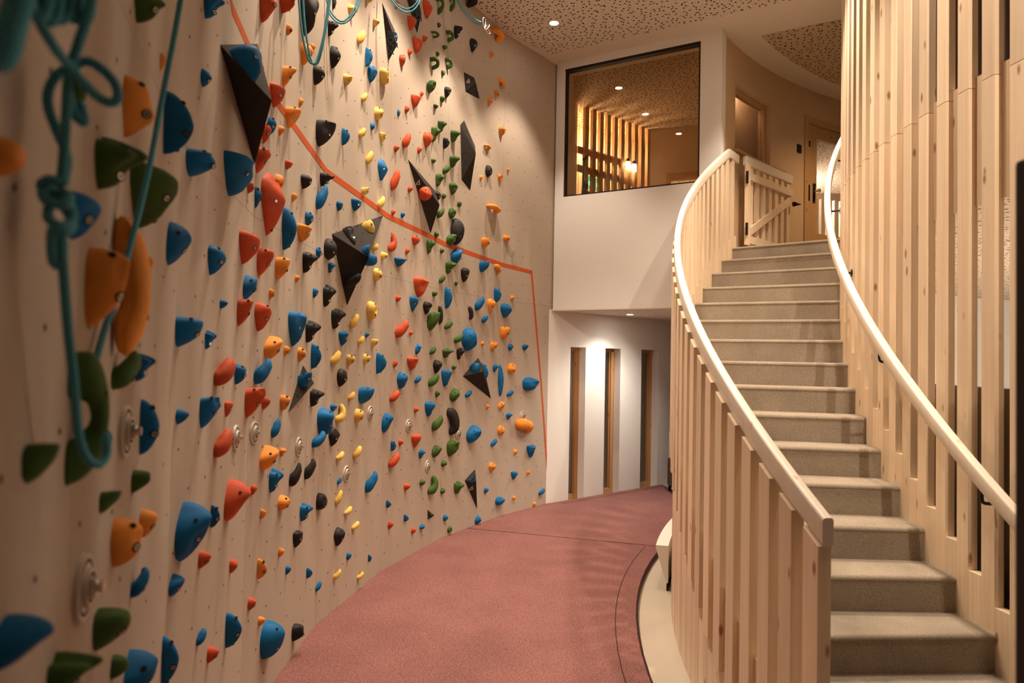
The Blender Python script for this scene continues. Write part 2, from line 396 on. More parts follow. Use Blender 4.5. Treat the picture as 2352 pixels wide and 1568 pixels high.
# perforated field over the climbing hall: between the wall and the plain band along the partition
poly = [q0+ud*.02]+[p+facet(min(k, NF-1))[3]*.03 for k, p in enumerate(WPTS[1:-1], 1)]+[np.array([-.1, -2.5]), np.array([6.5, -2.5]), far_r]
V, F = slab(poly, CEIL-.002, CEIL-.0005)
mobj('perforated_board', V, F, MT['perf'], cl)
s0 = UA-un*.33
arc = [pol(5.80, t)[:2] for t in np.linspace(.69, 1.5, 20)]
mobj('perforated_board', *slab([arc[0]]+arc[1:]+[np.array([10., 8]), np.array([10., 4.0]), s0+ud*7.0], CEIL-.002, CEIL-.0005), MT['perfbrown'], cl)

# outer enclosure (behind the camera and to the right)
struct(mobj('wall_behind', *boxc(-2.5, 13, -3.1, -2.95, 0, CEIL), MT['darkwall']))
struct(mobj('wall_outer', *boxc(11.4, 11.55, -3, 14, 0, CEIL), MT['darkwall']))
struct(mobj('wall_far', *boxc(3.0, 11.5, 11.6, 11.75, 0, CEIL), MT['darkwall']))

# ------------------------------------------------------------------ partition upstairs with the big dark window
SOF = 2.26; WT = .22
wb = struct(thing('wall_partition', None, None, (*UA, SOF)))
sw0, sw1, zw0, zw1 = .088, 1.640, 3.555, 5.035
def onU(s, off=0): return UA+ud*s-un*off
def ubox(s0, s1, z0, z1, o0=0, o1=WT):
    P = [onU(s0, o0), onU(s1, o0), onU(s1, o1), onU(s0, o1)]
    return hexa([(*p, z0) for p in P]+[(*p, z1) for p in P])
mobj('wall_face', *ubox(-.02, 1.86, SOF, zw0), MT['plaster'], wb)
mobj('wall_face', *ubox(-.02, sw0, zw0, zw1), MT['plaster'], wb)
mobj('wall_face', *ubox(sw1, 1.86, zw0, zw1), MT['plaster'], wb)
mobj('wall_face', *ubox(-.02, 1.86, zw1, CEIL), MT['plaster'], wb)
win = struct(thing('window_1', None, None, (*onU(sw0), zw0)))
ft = .018
mobj('window_frame', *ubox(sw0, sw1, zw0, zw0+ft, .012, .07), MT['black'], win)
mobj('window_frame', *ubox(sw0, sw1, zw1-ft*1.7, zw1, .0, .07), MT['black'], win)
mobj('window_frame', *ubox(sw0, sw0+ft, zw0+ft, zw1-ft*1.7, .012, .07), MT['black'], win)
mobj('window_frame', *ubox(sw1-ft, sw1, zw0+ft, zw1-ft*1.7, .012, .07), MT['black'], win)
mobj('pane', *ubox(sw0+ft, sw1-ft, zw0+ft, zw1-ft*1.7, .036, .042), MT['smoked'], win)

# soffit under the partition and lower outer wall with three slit windows
sf = struct(mobj('ceiling_lower', *slab([UA, UB, pol(6.09, .68)[:2], pol(6.3, .95)[:2], LW1+lwd*2.2, LW0-lwd*.05], SOF-.012, SOF), MT['ceil']))
mobj('perforated_board', *slab([UA+ud*.25-un*.06, UB-ud*.06-un*.08, LW1+lwd*1.5+lwn*.3, LW0+lwd*.55+lwn*.10], SOF-.0145, SOF-.012), m_perf('perforated_fine', (.72, .64, .56), (.40, .31, .24)), sf)
ll = struct(thing('wall_lower', None, None, (*LW0, 0)))
wins = [(.281, .539), (.888, 1.175), (1.587, 1.940)]; zt = 1.84; ZB = .045; TH2 = .30
def onL(s, off=0): return LW0+lwd*s-lwn*off
def lbox(s0, s1, z0, z1, o0=0, o1=TH2):
    P = [onL(s0, o0), onL(s1, o0), onL(s1, o1), onL(s0, o1)]
    return hexa([(*p, z0) for p in P]+[(*p, z1) for p in P])
edges = [-.08]+[e for wn in wins for e in wn]+[4.2]
for k in range(0, len(edges), 2): mobj('pier', *lbox(edges[k], edges[k+1], 0, zt), MT['plaster'], ll)
mobj('header', *lbox(-.08, 4.2, zt, SOF), MT['plaster'], ll)
for k, (a, b) in enumerate(wins):
    wn = struct(thing('window_%d' % (k+2), None, None, (*onL((a+b)/2, .2), 0)))
    f = .034; o0, o1 = .105, .155
    mobj('window_frame', *lbox(a, b, ZB-.045, ZB+f, o0, o1), MT['oak'], wn)
    mobj('window_frame', *lbox(a, b, zt-f-.012, zt, o0, o1), MT['oak'], wn)
    mobj('window_frame', *lbox(a, a+f, ZB+f, zt-f-.012, o0, o1), MT['oak'], wn)
    wfr = mobj('window_frame', *lbox(b-f-.022, b, ZB+f, zt-f-.012, o0, o1), MT['oak'], wn)
    mobj('glazing_bead', *lbox(b-f-.036, b-f-.022, ZB+f, zt-f-.012, o0+.02, o1), MT['oak'], wfr)
    mobj('pane', *lbox(a+f, b-f-.036, ZB+f, zt-f-.012, .132, .138), MT['glass'], wn)
# ground and backdrop outside the slit windows, night darkness put into their colour
struct(mobj('ground_outside', *boxc(-3, 6, 8.0, 16, -.3, -.13), MT['night']))
struct(mobj('night_backdrop', *prism2(LW0+lwd*-2-lwn*2.2, LW0+lwd*6-lwn*2.2, 0, .1, -.2, 2.2), MT['night']))

# ------------------------------------------------------------------ staircase
st = thing('staircase', 'curved staircase with taupe carpeted steps', 'staircase', pol(5.4, T0-2*DT))
for i in range(-2, 15):
    t0 = T0+DT*i; z = .51+RISE*i; t1 = t0+DT+.004; V = []; F = []
    if i == 14: t1 = t0+.10
    Rs = np.linspace(R1-.004, R2+.002, 6); prof = []
    nr = .020; Rm = 5.45
    prof += [(t0, z-RISE-.001), (t0, z-.03)]
    for k in range(5):
        q = k/4*math.pi/2; prof.append((t0-.006/Rm+(nr-nr*math.cos(q))/Rm, z-nr+nr*math.sin(q)))
    prof += [(t1, z), (t1, z-.06)]
    m = len(prof)
    for R in Rs:
        for (tt, zz) in prof: V.append(pol(R, t0+(tt-t0)*Rm/R if tt < t1-1e-6 else tt, zz))
    for r in range(5):
        for k in range(m-1): F.append((r*m+k, r*m+k+1, (r+1)*m+k+1, (r+1)*m+k))
    F += [tuple(range(m)), tuple(5*m+k for k in range(m))[::-1]]
    o = mobj('step', V, F, MT['step'], st)
    for p in o.data.polygons: p.use_smooth = False
struct(mobj('floor_upper', *sector(R1-.3, 6.10, T0+14*DT+.09, 1.55, UP-.25, UP, 24), MT['step']))

# ------------------------------------------------------------------ outer railing
TS = -.1758; PITCHL = .02602; RO, RI = 6.072, 6.022; TE = .6476; TEND = .690
zrail = lambda t: 1.143+3.316*(min(t, TE)+.17)
ztop = lambda t: zrail(t)-.052
zbot = lambda t: max(.0, min(nose(t), UP)-.325)
zfil = lambda t: min(nose(t), UP)+.13
rl = thing('stair_railing', 'curved pale wood slat railing on the outer side of the stairs', 'railing', pol(6.05, 0.2))
k = 0
while TS+k*PITCHL+.012 < TEND:
    a = TS+k*PITCHL; b = min(a+.0142, TEND-.0005)
    zb = zbot(b); mobj('slat', *sector(RI, RO, a, b, zb, ztop), MT['spruce'], rl, bevel=.0015)
    if a+PITCHL < TEND-.005:
        g0, g1 = b+.0001, a+PITCHL-.0001
        mobj('infill_board', *sector(6.024, 6.048, g0, g1, 0.0, zfil(g0)), MT['spruce'], rl)
    if zb > .02: mobj('infill_board', *sector(6.024, 6.047, a, b, 0.0, zb), MT['spruce'], rl)
    k += 1
def sweep_bar(Rc, zc, ts, wd, ht, rnd=.012):
    V = []; F = []; sec = []
    for (sx, sz, q0) in ((1, 1, 0), (-1, 1, 90), (-1, -1, 180), (1, -1, 270)):
        for k in range(4):
            q = math.radians(q0+30*k); sec.append((sx*(wd/2-rnd)+rnd*math.cos(q), sz*(ht/2-rnd)+rnd*math.sin(q)))
    m = len(sec); n = len(ts)-1
    for t in ts:
        R = Rc(t) if callable(Rc) else Rc
        for (x, zz) in sec: V.append(pol(R+x, t, zc(t)+zz))
    for k in range(n):
        for j in range(m): F.append((k*m+j, k*m+(j+1) % m, (k+1)*m+(j+1) % m, (k+1)*m+j))
    F += [tuple(range(m))[::-1], tuple(n*m+j for j in range(m))]
    return V, F
def smooth_by_angle(o, ang=35):
    for p in o.data.polygons: p.use_smooth = True
    try: o.data.set_sharp_from_angle(angle=math.radians(ang))
    except Exception: pass
    return o
smooth_by_angle(mobj('handrail', *sweep_bar(6.038, lambda t: zrail(t)-.002, list(np.linspace(TS-.0008, TE, 70))+[TEND], .042, .098), MT['rail'], rl))

# ------------------------------------------------------------------ gate at the head of the stairs
G0, G1 = pol(5.985, .697)[:2], pol(5.955, .882)[:2]; gl = np.linalg.norm(G1-G0); gd = (G1-G0)/gl
GZ0, GZ1 = UP+.05, zrail(TE)-.005
gt = thing('stair_gate', 'open pale wood picket gate with a diagonal brace at the stair head', 'gate', (*G0, GZ0))
def gbox(s0, s1, o0, o1, z0, z1):
    return prism2(G0+gd*s0, G0+gd*s1, o0, o1, z0, z1)
# right normal of gd faces the stairs: offsets negative = towards the stairs
mobj('stile', *gbox(0, .07, -.045, -.012, GZ0, GZ1-.05), MT['spruce'], gt, bevel=.002)
mobj('top_rail', *gbox(0, gl, -.035, .012, GZ1-.055, GZ1+.04), MT['rail'], gt, bevel=.008)
for k in range(7):
    s = .10+k*(gl-.17)/6.4
    mobj('picket', *gbox(s, s+.075, -.02, .012, GZ0, GZ1-.055), MT['spruce'], gt, bevel=.002)
mobj('cross_rail', *gbox(.07, gl-.02, -.045, -.02, GZ1-.21, GZ1-.13), MT['spruce'], gt, bevel=.002)
mobj('cross_rail', *gbox(.07, gl-.02, -.045, -.02, GZ0+.02, GZ0+.10), MT['spruce'], gt, bevel=.002)
mobj('brace', *gbox(.08, gl-.10, -.043, -.021, (GZ0+.10, GZ1-.32), (GZ0+.19, GZ1-.23)), MT['spruce'], gt, bevel=.002)
for z in (GZ0+.10, GZ1-.26):
    hg = mobj('hinge', *gbox(-.022, .012, -.05, -.038, z, z+.13), MT['black'], gt, bevel=.002)
    mobj('hinge_pin', *tube([(*(G0-gd*.005+np.array([gd[1], -gd[0]])*.052), z), (*(G0-gd*.005+np.array([gd[1], -gd[0]])*.052), z+.13)], .007, 8), MT['black'], hg)
lp = G0+gd*(gl-.03)+np.array([gd[1], -gd[0]])*.05
mobj('latch_knob', *disc((*lp, GZ1-.30), (gd[1], -gd[0], 0), .03, 14, .02, .026), MT['black'], gt)
mobj('latch_knob', *disc((*(lp+np.array([gd[1], -gd[0]])*.02), GZ1-.30), (gd[1]*.6+gd[0], -gd[0]*.6+gd[1], 0), .026, 14, .08, .004), MT['black'], gt)

# ------------------------------------------------------------------ wall of the landing with an inner window and a door
RL = 6.092
lw = struct(thing('wall_landing', None, None, pol(RL, .8, UP)))
wa, wz, sz0, sz1 = .7005, .847, 3.985, 4.715
da, db, dz = .970, 1.165, 4.775
def lsec(a, b, z0, z1, r0=RL, r1=RL+.16, n=None): return sector(r0, r1, a, b, z0, z1, n or max(1, int((b-a)/.03)))
bp = MT['brownplaster']
mobj('wall_face', *lsec(.632, wa, UP-.3, CEIL), bp, lw); mobj('wall_face', *lsec(wz, da, UP-.3, CEIL), bp, lw)
mobj('wall_face', *lsec(wa, wz, UP-.3, sz0), bp, lw); mobj('wall_face', *lsec(wa, wz, sz1, CEIL), bp, lw)
mobj('wall_face', *lsec(da, db, dz, CEIL), bp, lw); mobj('wall_face', *lsec(db, 1.75, UP-.3, CEIL), bp, lw)
lwn5 = struct(thing('window_5', None, None, pol(RL, .77, sz0)))
f = .0075
mobj('window_frame', *lsec(wa, wz, sz1-.05, sz1, RL+.05, RL+.12), MT['doorwood'], lwn5)
mobj('window_frame', *lsec(wz-f*1.6, wz, sz0, sz1-.05, RL+.05, RL+.12), MT['doorwood'], lwn5)
mobj('window_frame', *lsec(wa, wa+f, sz0, sz1-.05, RL+.05, RL+.12), MT['doorwood'], lwn5)
mobj('window_sill', *lsec(wa-.006, wz+.045, sz0-.035, sz0, RL-.05, RL+.13), MT['doorwood'], lwn5)
mobj('pane', *lsec(wa+f, wz-f*1.6, sz0, sz1-.05, RL+.08, RL+.085), MT['glass'], lwn5)
# brown wall added behind that pane in place of its reflection
struct(mobj('wall_behind_window', *lsec(wa+.004, wz+.12, UP, CEIL, RL+.36, RL+.40), MT['brownplaster']))
dr = struct(thing('door_1', None, None, pol(RL, 1.06, UP)))
fw_ = .0125
mobj('door_frame', *lsec(da, da+fw_, UP, dz, RL-.015, RL+.15), MT['doorwood'], dr); mobj('door_frame', *lsec(db-fw_, db, UP, dz, RL-.015, RL+.15), MT['doorwood'], dr)
mobj('door_frame', *lsec(da+fw_, db-fw_, dz-.075, dz, RL-.015, RL+.15), MT['doorwood'], dr)
la, lb = da+fw_+.001, db-fw_-.001; gz0, gz1 = 3.34, 4.54; ga, gb = 1.0165, lb-.030
leaf = lambda a, b, z0, z1, nm='door_leaf': mobj(nm, *lsec(a, b, z0, z1, RL+.012, RL+.055), MT['doorwood'], dr)
leaf(la, ga, UP+.01, dz-.078); leaf(gb, lb, UP+.01, dz-.078); leaf(ga, gb, UP+.01, gz0); leaf(ga, gb, gz1, dz-.078)
mobj('pane', *lsec(ga, gb, gz0, gz1, RL+.03, RL+.036), MT['glass'], dr)
hp = lambda t, z, r=RL+.012: pol(r, t, z)
hpl = mobj('handle_plate', *lsec(1.0035, 1.0105, 3.72, 3.96, RL+.002, RL+.012, 1), MT['black'], dr)
mobj('door_knob', *tube([hp(1.007, 3.86, RL+.004), hp(1.007, 3.86, RL-.035), hp(1.0075, 3.86, RL-.05), hp(1.008, 3.86, RL-.075)], [.008, .008, .026, .018], 12), MT['steel'], hpl)
mobj('hinge', *lsec(.9835, .9865, 4.40, 4.47, RL-.02, RL+.01, 1), MT['black'], dr); mobj('hinge', *lsec(.9835, .9865, 3.72, 3.92, RL-.02, RL+.01, 1), MT['black'], dr)
tag(mobj('light_switch', *lsec(.9445, .9580, 4.285, 4.385, RL-.014, RL-.001, 1), MT['black'], bevel=.002), 'square black wall switch beside the landing door', 'switch')
# lit room beyond the door: pale slats under a perforated ceiling
struct(mobj('ceiling_beyond_door', *lsec(1.0, 1.6, 4.62, 4.66, RL+.2, RL+4), MT['perf']))
struct(mobj('wall_beyond_door', *lsec(1.0, 1.6, UP, 4.62, RL+3.9, RL+4), MT['plaster']))
struct(mobj('floor_beyond_door', *lsec(.975, 1.6, UP-.1, UP, RL+.162, RL+3.9), MT['floor']))
sc2 = thing('slat_screen', 'pale slat screen seen through the glass of the landing door', 'screen', pol(RL+1.2, 1.22, UP))
for q in range(13):
    t = 1.13+q*.017; mobj('slat', *lsec(t, t+.0085, UP, 4.18, RL+1.15, RL+1.2, 1), MT['rail'], sc2)
mobj('cross_rail', *lsec(1.13, 1.13+.214, 3.32, 3.40, RL+1.2, RL+1.23, 4), MT['rail'], sc2)
point('door_room_light', pol(RL+2.0, 1.22, 4.3), 60, .15)
point('pane_fill', pol(RL+.26, .80, 4.9), 1.6, .05)  # weak light added in the cavity to brighten the landing pane
# ------------------------------------------------------------------ slatted drum wall on the inner side of the stairs
sw = struct(thing('wall_slatted', None, None, pol(R1, .1)))
PR = .0336; BASE = .0018; SWD = .0161
znotch = lambda t: .852+3.41*(t-.0018)
JOINT, BND0, BND1 = 3.012, 2.45, 3.065
RD = R1-.046
for k in range(-12, 22):
    a = BASE+PR*k; b = a+SWD; g0 = a-(PR-SWD)
    mobj('slat', *sector(RD, R1, a, b, 0, JOINT-.0012), MT['spruce'], sw, bevel=.0015)
    mobj('slat', *sector(RD, R1, a, b, JOINT+.0012, CEIL), MT['spruce'], sw, bevel=.0015)
    zt_ = max(.08, min(znotch(a), UP+.2))
    mobj('infill_board', *sector(RD, R1-.0008, g0+.0001, a-.0001, 0, zt_), MT['spruce'], sw)
    mobj('sawn_block', *sector(RD, R1-.034, g0+.0001, a-.0001, BND0, BND1), MT['sawn'], sw)
# felt behind the upper slats, upholstered parapet behind the lower ones
struct(mobj('wall_felt_upper', *sector(4.60, 4.66, -.8, 1.1, BND1-.02, CEIL, 30), MT['felt']))
tag(mobj('parapet_backrest', *sector(4.58, 4.70, -.7, .20, 0.02, 1.585, 24), MT['felt'], bevel=.0), 'grey-brown upholstered curved backrest behind the lower slats', 'backrest')
struct(mobj('floor_drum', *sector(.2, 4.80, -1.2, 1.3, 2.50, BND1-.03, 40), MT['plaster']))
struct(mobj('ceiling_drum', *sector(.2, 4.79, -1.2, 1.3, 2.47, 2.495, 40), MT['perf']))
struct(mobj('wall_drum_inner', *sector(1.2, 1.3, -1.4, 1.4, 0, 2.47, 30), MT['plaster']))
struct(mobj('wall_drum_back', *sector(4.66, 4.74, .60, 1.35, 0, 2.47, 20), MT['plaster']))
for k, t in enumerate((.05, .55)):      # hanging lamps added to brighten the low room behind the slats
    c = pol(1.42 if k else 2.6, t, 1.95); T = thing('added_pendant', 'small dark hanging lamp added behind the slats for light, '+('nearer one', 'farther one')[k], 'lamp', (c[0], c[1], 2.46))
    mobj('cord', *tube([(c[0], c[1], 2.468), (c[0], c[1], 2.06)], .004, 6), MT['black'], T)
    mobj('lamp_shade', *tube([(c[0], c[1], 2.06), (c[0], c[1], 2.02), (c[0], c[1], 2.0)], [.02, .05, .05], 16), MT['black'], T)
    mobj('bulb', *tube([(c[0], c[1], 2.0), (c[0], c[1], 1.96), (c[0], c[1], 1.93)], [.02, .032, .015], 12), MT['lampw'], T)
    point('pendant_fill', (c[0], c[1], 1.86), 34, .04, (1, .86, .70))
for k, t in enumerate((-.5, -.1, .3, .7)):
    downlight(pol(3.4, t, 2.468), 'small recessed light in the low ceiling behind the slat wall, '+('nearest the camera', 'second nearest', 'third nearest', 'farthest away')[k], 40, 150, blend=1)
# wall mounted inner handrail
zri = lambda t: min(1.116+3.56*(t+.0974), UP+.95)
hr = thing('wall_handrail', 'pale wood handrail bracketed along the slat wall beside the steps', 'handrail', pol(4.97, .2))
smooth_by_angle(mobj('rail', *sweep_bar(4.965, zri, np.linspace(-.30, .86, 90), .046, .084), MT['rail'], hr))
for t in (-.075, .098, .27, .44, .62, .80):
    p0 = pol(R1+.001, t, zri(t)-.105); p1 = pol(4.945, t, zri(t)-.105); p2 = pol(4.965, t, zri(t)-.09); p3 = pol(4.965, t, zri(t)-.04)
    bk = mobj('bracket', *tube(catmull([p0, p1, p2, p3], 4), .0075, 8), MT['black'], hr)
    mobj('bracket_plate', *disc(p0, (-math.cos(t), math.sin(t), 0), .026, 14, .005), MT['black'], bk)

# ------------------------------------------------------------------ bench against the outer railing
t0, t1 = .278, .60
def bench_sec(t): return [pol(6.078, t, .065), pol(6.092, t, .065), pol(6.168, t, .315), pol(6.168, t, .335), pol(6.078, t, .335)]
V = []; F = []; N = 14
for k in range(N+1): V += bench_sec(t0+(t1-t0)*k/N)
for k in range(N):
    for j in range(5): F.append((5*k+j, 5*k+(j+1) % 5, 5*k+5+(j+1) % 5, 5*k+5+j))
F += [(4, 3, 2, 1, 0), tuple(5*N+j for j in range(5))]
bn = thing('bench', 'white curved bench with a slanted front against the outer railing', 'bench', pol(6.15, t0))
mobj('seat_body', V, F, MT['benchwhite'], bn)
mobj('plinth', *sector(6.078, 6.09, t0+.004, t1, 0.001, .065, 10), MT['hole'], bn)
# chair behind the railing, against the lower wall
ch = thing('chair', 'white and brown chair half hidden behind the stair railing', 'chair', (2.10, 8.45, 0))
ca = np.array([2.02, 8.35])
for dx, dy in ((0, 0), (.38, 0), (.38, .38), (0, .38)):
    mobj('leg', *boxc(ca[0]+dx+.01, ca[0]+dx+.04, ca[1]+dy, ca[1]+dy+.03, MZ+.001, .30), MT['black'], ch)
mobj('seat', *boxc(ca[0], ca[0]+.44, ca[1]-.01, ca[1]+.44, .12, .46), nmat('brown_upholstery', (.10, .06, .045), .9)[0], ch, bevel=.02)
mobj('backrest', *boxc(ca[0]+.01, ca[0]+.06, ca[1], ca[1]+.42, .46, .80), MT['benchwhite'], ch, bevel=.02)

# ------------------------------------------------------------------ room behind the big upstairs window
UF = UP+.1
SA, SB = np.array([.84, 9.12]), np.array([1.93, 10.02]); sd = (SB-SA)/np.linalg.norm(SB-SA); sn = np.array([sd[1], -sd[0]])
L = np.linalg.norm(SB-SA)
struct(mobj('ceiling_upper_room', *slab([UA-un*.25, UB-un*.25-ud*.04, np.array([3.2, 9.0]), np.array([4.6, 12.0]), np.array([.2, 12.0]), SA-sd*.6], CEIL-.012, CEIL-.001), MT['perfbrown']))
struct(mobj('floor_upper_room', *slab([UA-un*.23, UB-un*.23-ud*.06, np.array([2.6, 8.9]), np.array([3.6, 11.4]), np.array([-.2, 11.4]), SA-sd*.6], UF-.2, UF), MT['floor']))
struct(mobj('wall_upper_left', *prism2(UA-un*.24+ud*.02, SA-sd*.02, 0, .1, UF, CEIL), MT['brownplaster']))
RW = np.array([3.3, 9.55])
rv = (RW-SB)/np.linalg.norm(RW-SB)
# wall with a doorway to the right of the screen
wr = struct(thing('wall_upper_right', None, None, (*SB, UF)))
d0, d1, dh = .30, 1.05, 4.44
for a, b, z0, z1 in ((0, d0, UF, CEIL), (d0, d1, dh, CEIL), (d1, 1.45, UF, CEIL)):
    mobj('wall_face', *prism2(SB+rv*a, SB+rv*b, 0, .12, z0, z1), MT['brownplaster'], wr)
dd = struct(thing('door_2', None, None, (*(SB+rv*d0), UF)))
mobj('door_frame', *prism2(SB+rv*d0, SB+rv*(d0+.07), -.02, .13, UF, dh), MT['doorwood'], dd)
mobj('door_frame', *prism2(SB+rv*(d0+.07), SB+rv*d1, -.02, .13, dh-.08, dh), MT['doorwood'], dd)
struct(mobj('wall_beyond_doorway', *prism2(SB+rv*-.6-sn*-.0+np.array([.2, 1.2]), SB+rv*2.2+np.array([.2, 1.2]), 0, .1, UF, CEIL), m_perf('perforated_wall', (.72, .60, .44), (.30, .2, .12), 20)))
us = thing('slat_screen', 'tall slat screen with two cross rails, backlit in the upstairs room', 'screen', (*SA, UF))
for k in range(10):
    s = .085+k*(L-.02)/9.6
    mobj('slat', *prism2(SA+sd*s, SA+sd*(s+.068), -.05, 0, UF, CEIL-.013), MT['doorwood'], us)
for z in (4.48, 4.23):
    mobj('cross_rail', *prism2(SA, SA+sd*(L*.82), .001, .035, z, z+.09), MT['doorwood'], us)
struct(mobj('wall_backlit', *prism2(SA-sd*.35, SB+sd*.5, .55, .6, UF, CEIL-.012), m_perf('perforated_wall_pale', (.78, .66, .50), (.38, .27, .17), 20)))
for s in (.2, .7, 1.2):
    point('screen_backlight', (*(SA+sd*s-sn*.30), 4.75), 9, .06, (1, .82, .60))
point('doorway_light', (*(SB+rv*.7+np.array([.1, .6])), 4.6), 12, .1, (1, .80, .58))
def onS(px_s, off, z): return (*(SA+sd*px_s+sn*off), z)
# two paired wall lamps, a floor lamp head, exit signs
for s, z, lab in ((.93, 4.42, 'left one of two glowing wall lamps on the upstairs slat screen'), (1.06, 4.41, 'right one of two glowing wall lamps on the upstairs slat screen')):
    t = thing('wall_lamp', lab, 'lamp', onS(s, .06, z), 'lamps on the upstairs screen')
    mobj('lamp_glass', *tube([onS(s, .075, z), onS(s, .075, z+.10)], .033, 12), MT['lampw'], t)
    mobj('lamp_holder', *tube([onS(s, .075, z+.10), onS(s, .075, z+.15)], .02, 10), MT['black'], t)
    mobj('bracket', *tube([onS(s, .04, z+.14), onS(s, .08, z+.14)], .008, 6), MT['black'], t)
t = thing('floor_lamp', 'low lit lamp standing behind the lower edge of the upstairs window', 'lamp', onS(1.30, .10, UF))
mobj('pole', *tube([onS(1.30, .10, UF), onS(1.30, .10, 3.85)], .012, 8), MT['black'], t)
mobj('lamp_glass', *tube([onS(1.30, .10, 3.83), onS(1.30, .10, 3.94)], .035, 12), MT['lampw'], t)
mobj('cap', *tube([onS(1.30, .10, 3.94), onS(1.30, .10, 3.98)], .03, 10), MT['black'], t)
for s, lab in ((.375, 'left one of two green exit signs glimpsed between upstairs slats'), (.53, 'right one of two green exit signs glimpsed between upstairs slats')):
    t = thing('exit_sign', lab, 'sign', onS(s, -.2, 4.12), 'green exit signs')
    mobj('sign_panel', *prism2(SA+sd*s, SA+sd*(s+.10), .18, .20, 4.10, 4.27), MT['exit'], t)
    mobj('sign_arrow', *prism2(SA+sd*(s+.03), SA+sd*(s+.07), .175, .18, 4.14, 4.20), MT['exitw'], t)
# thin black stands in that room
for s, z0, z1, lab in ((.02, 3.9, 4.38, 'thin black bracket with a pivot at the left of the upstairs screen'), (1.03, 3.75, 4.12, 'thin black arm hanging at the right of the upstairs screen')):
    t = thing('lamp_arm', lab, 'lamp arm', onS(s, .10, z0))
    mobj('arm', *tube([onS(s-.03, .10, z0), onS(s, .10, z1)], .010, 8), MT['black'], t)
    mobj('joint', *tube([onS(s-.01, .10, z1-.02), onS(s+.05, .10, z1+.03)], .024, 8), MT['black'], t)
# folded black stand at the left edge
RK = SA+sd*-.03
t = thing('folding_rack', 'folded black rack leaning at the lower left of the upstairs window', 'rack', onS(-.02, .12, UF))
mobj('stand', *prism2(RK-sd*.02, RK+sd*.0, -.2, -.16, UF, 4.05), MT['black'], t)
for q in range(4):
    mobj('rung', *prism2(SA+sd*(-.06), SA+sd*(.0+q*.03), -.2, -.16, 3.95-q*.10, 4.02-q*.10), MT['black'], t)

# ------------------------------------------------------------------ recessed lights in the tall ceiling
WL = lambda th, r=5.84: (WX-r*math.cos(th), WY+r*math.sin(th), CEIL-.003)
for k, (th, e) in enumerate(((.596, 60), (.42, 86), (.245, 100), (.07, 115), (-.07, 75))):
    downlight(WL(th), 'recessed spotlight along the climbing wall, '+('next to the far corner', 'second from the far corner', 'third from the far corner', 'fourth from the far corner', 'nearest the camera')[k], e, 80 if k < 4 else 52, blend=.55)
for k, (t, e) in enumerate(((-.25, 50), (.0, 115), (.28, 140), (.55, 125))):
    downlight(pol(5.35, t, CEIL-.003), 'recessed spotlight above the stairs, '+('over the lowest steps', 'second up from the bottom', 'third up from the bottom', 'over the highest steps')[k], e, 58 if k == 0 else 86, blend=.8)
downlight((.9, 4.7, CEIL-.003), 'added fill spotlight above the far half of the burgundy mat', 70, 100, blend=.9)  # added fill that lifts the middle of the climbing wall
downlight((.95, 3.5, CEIL-.003), 'added fill spotlight above the near half of the burgundy mat', 34, 85, target=(.6, 3.8, 0), blend=.9)  # second added fill over the mat, no known fixture there
downlight((1.75, .4, CEIL-.003), 'added fill spotlight behind the camera, turned towards the stairs', 210, 56, target=(2.2, 4.9, 1.9), blend=.9)  # added for frontal light on the risers, no known fixture
downlight((1.406, 8.165, SOF-.0155), 'small recessed light in the low ceiling over the slit windows', 26, 105, target=(.95, 8.05, 0), blend=1, r=.04, color=(1, .88, .74))
downlight((2.02, 8.0, SOF-.0155), 'small fill light added in the low ceiling, hidden behind the railing', 30, 120, target=(1.0, 8.1, .2), blend=1, r=.04, color=(1, .88, .74))  # added out of view to even the light on the lower wall
downlight(pol(4.95, 1.02, CEIL-.004), 'warm fill light added in the landing ceiling behind the slat wall', 55, 130, blend=1, color=(1, .66, .36))  # added out of view to brighten the dim landing

# tall black post at the right edge, close by
t = thing('black_post', 'tall black upright post at the right edge of the view', 'post', (.89, 1.12, 0))
mobj('post', *boxc(.838, .885, 1.10, 1.14, .002, 2.03), MT['black'], t, bevel=.008)
mobj('foot_plate', *boxc(.80, .95, 1.05, 1.19, 0.001, .012), MT['black'], t, bevel=.003)
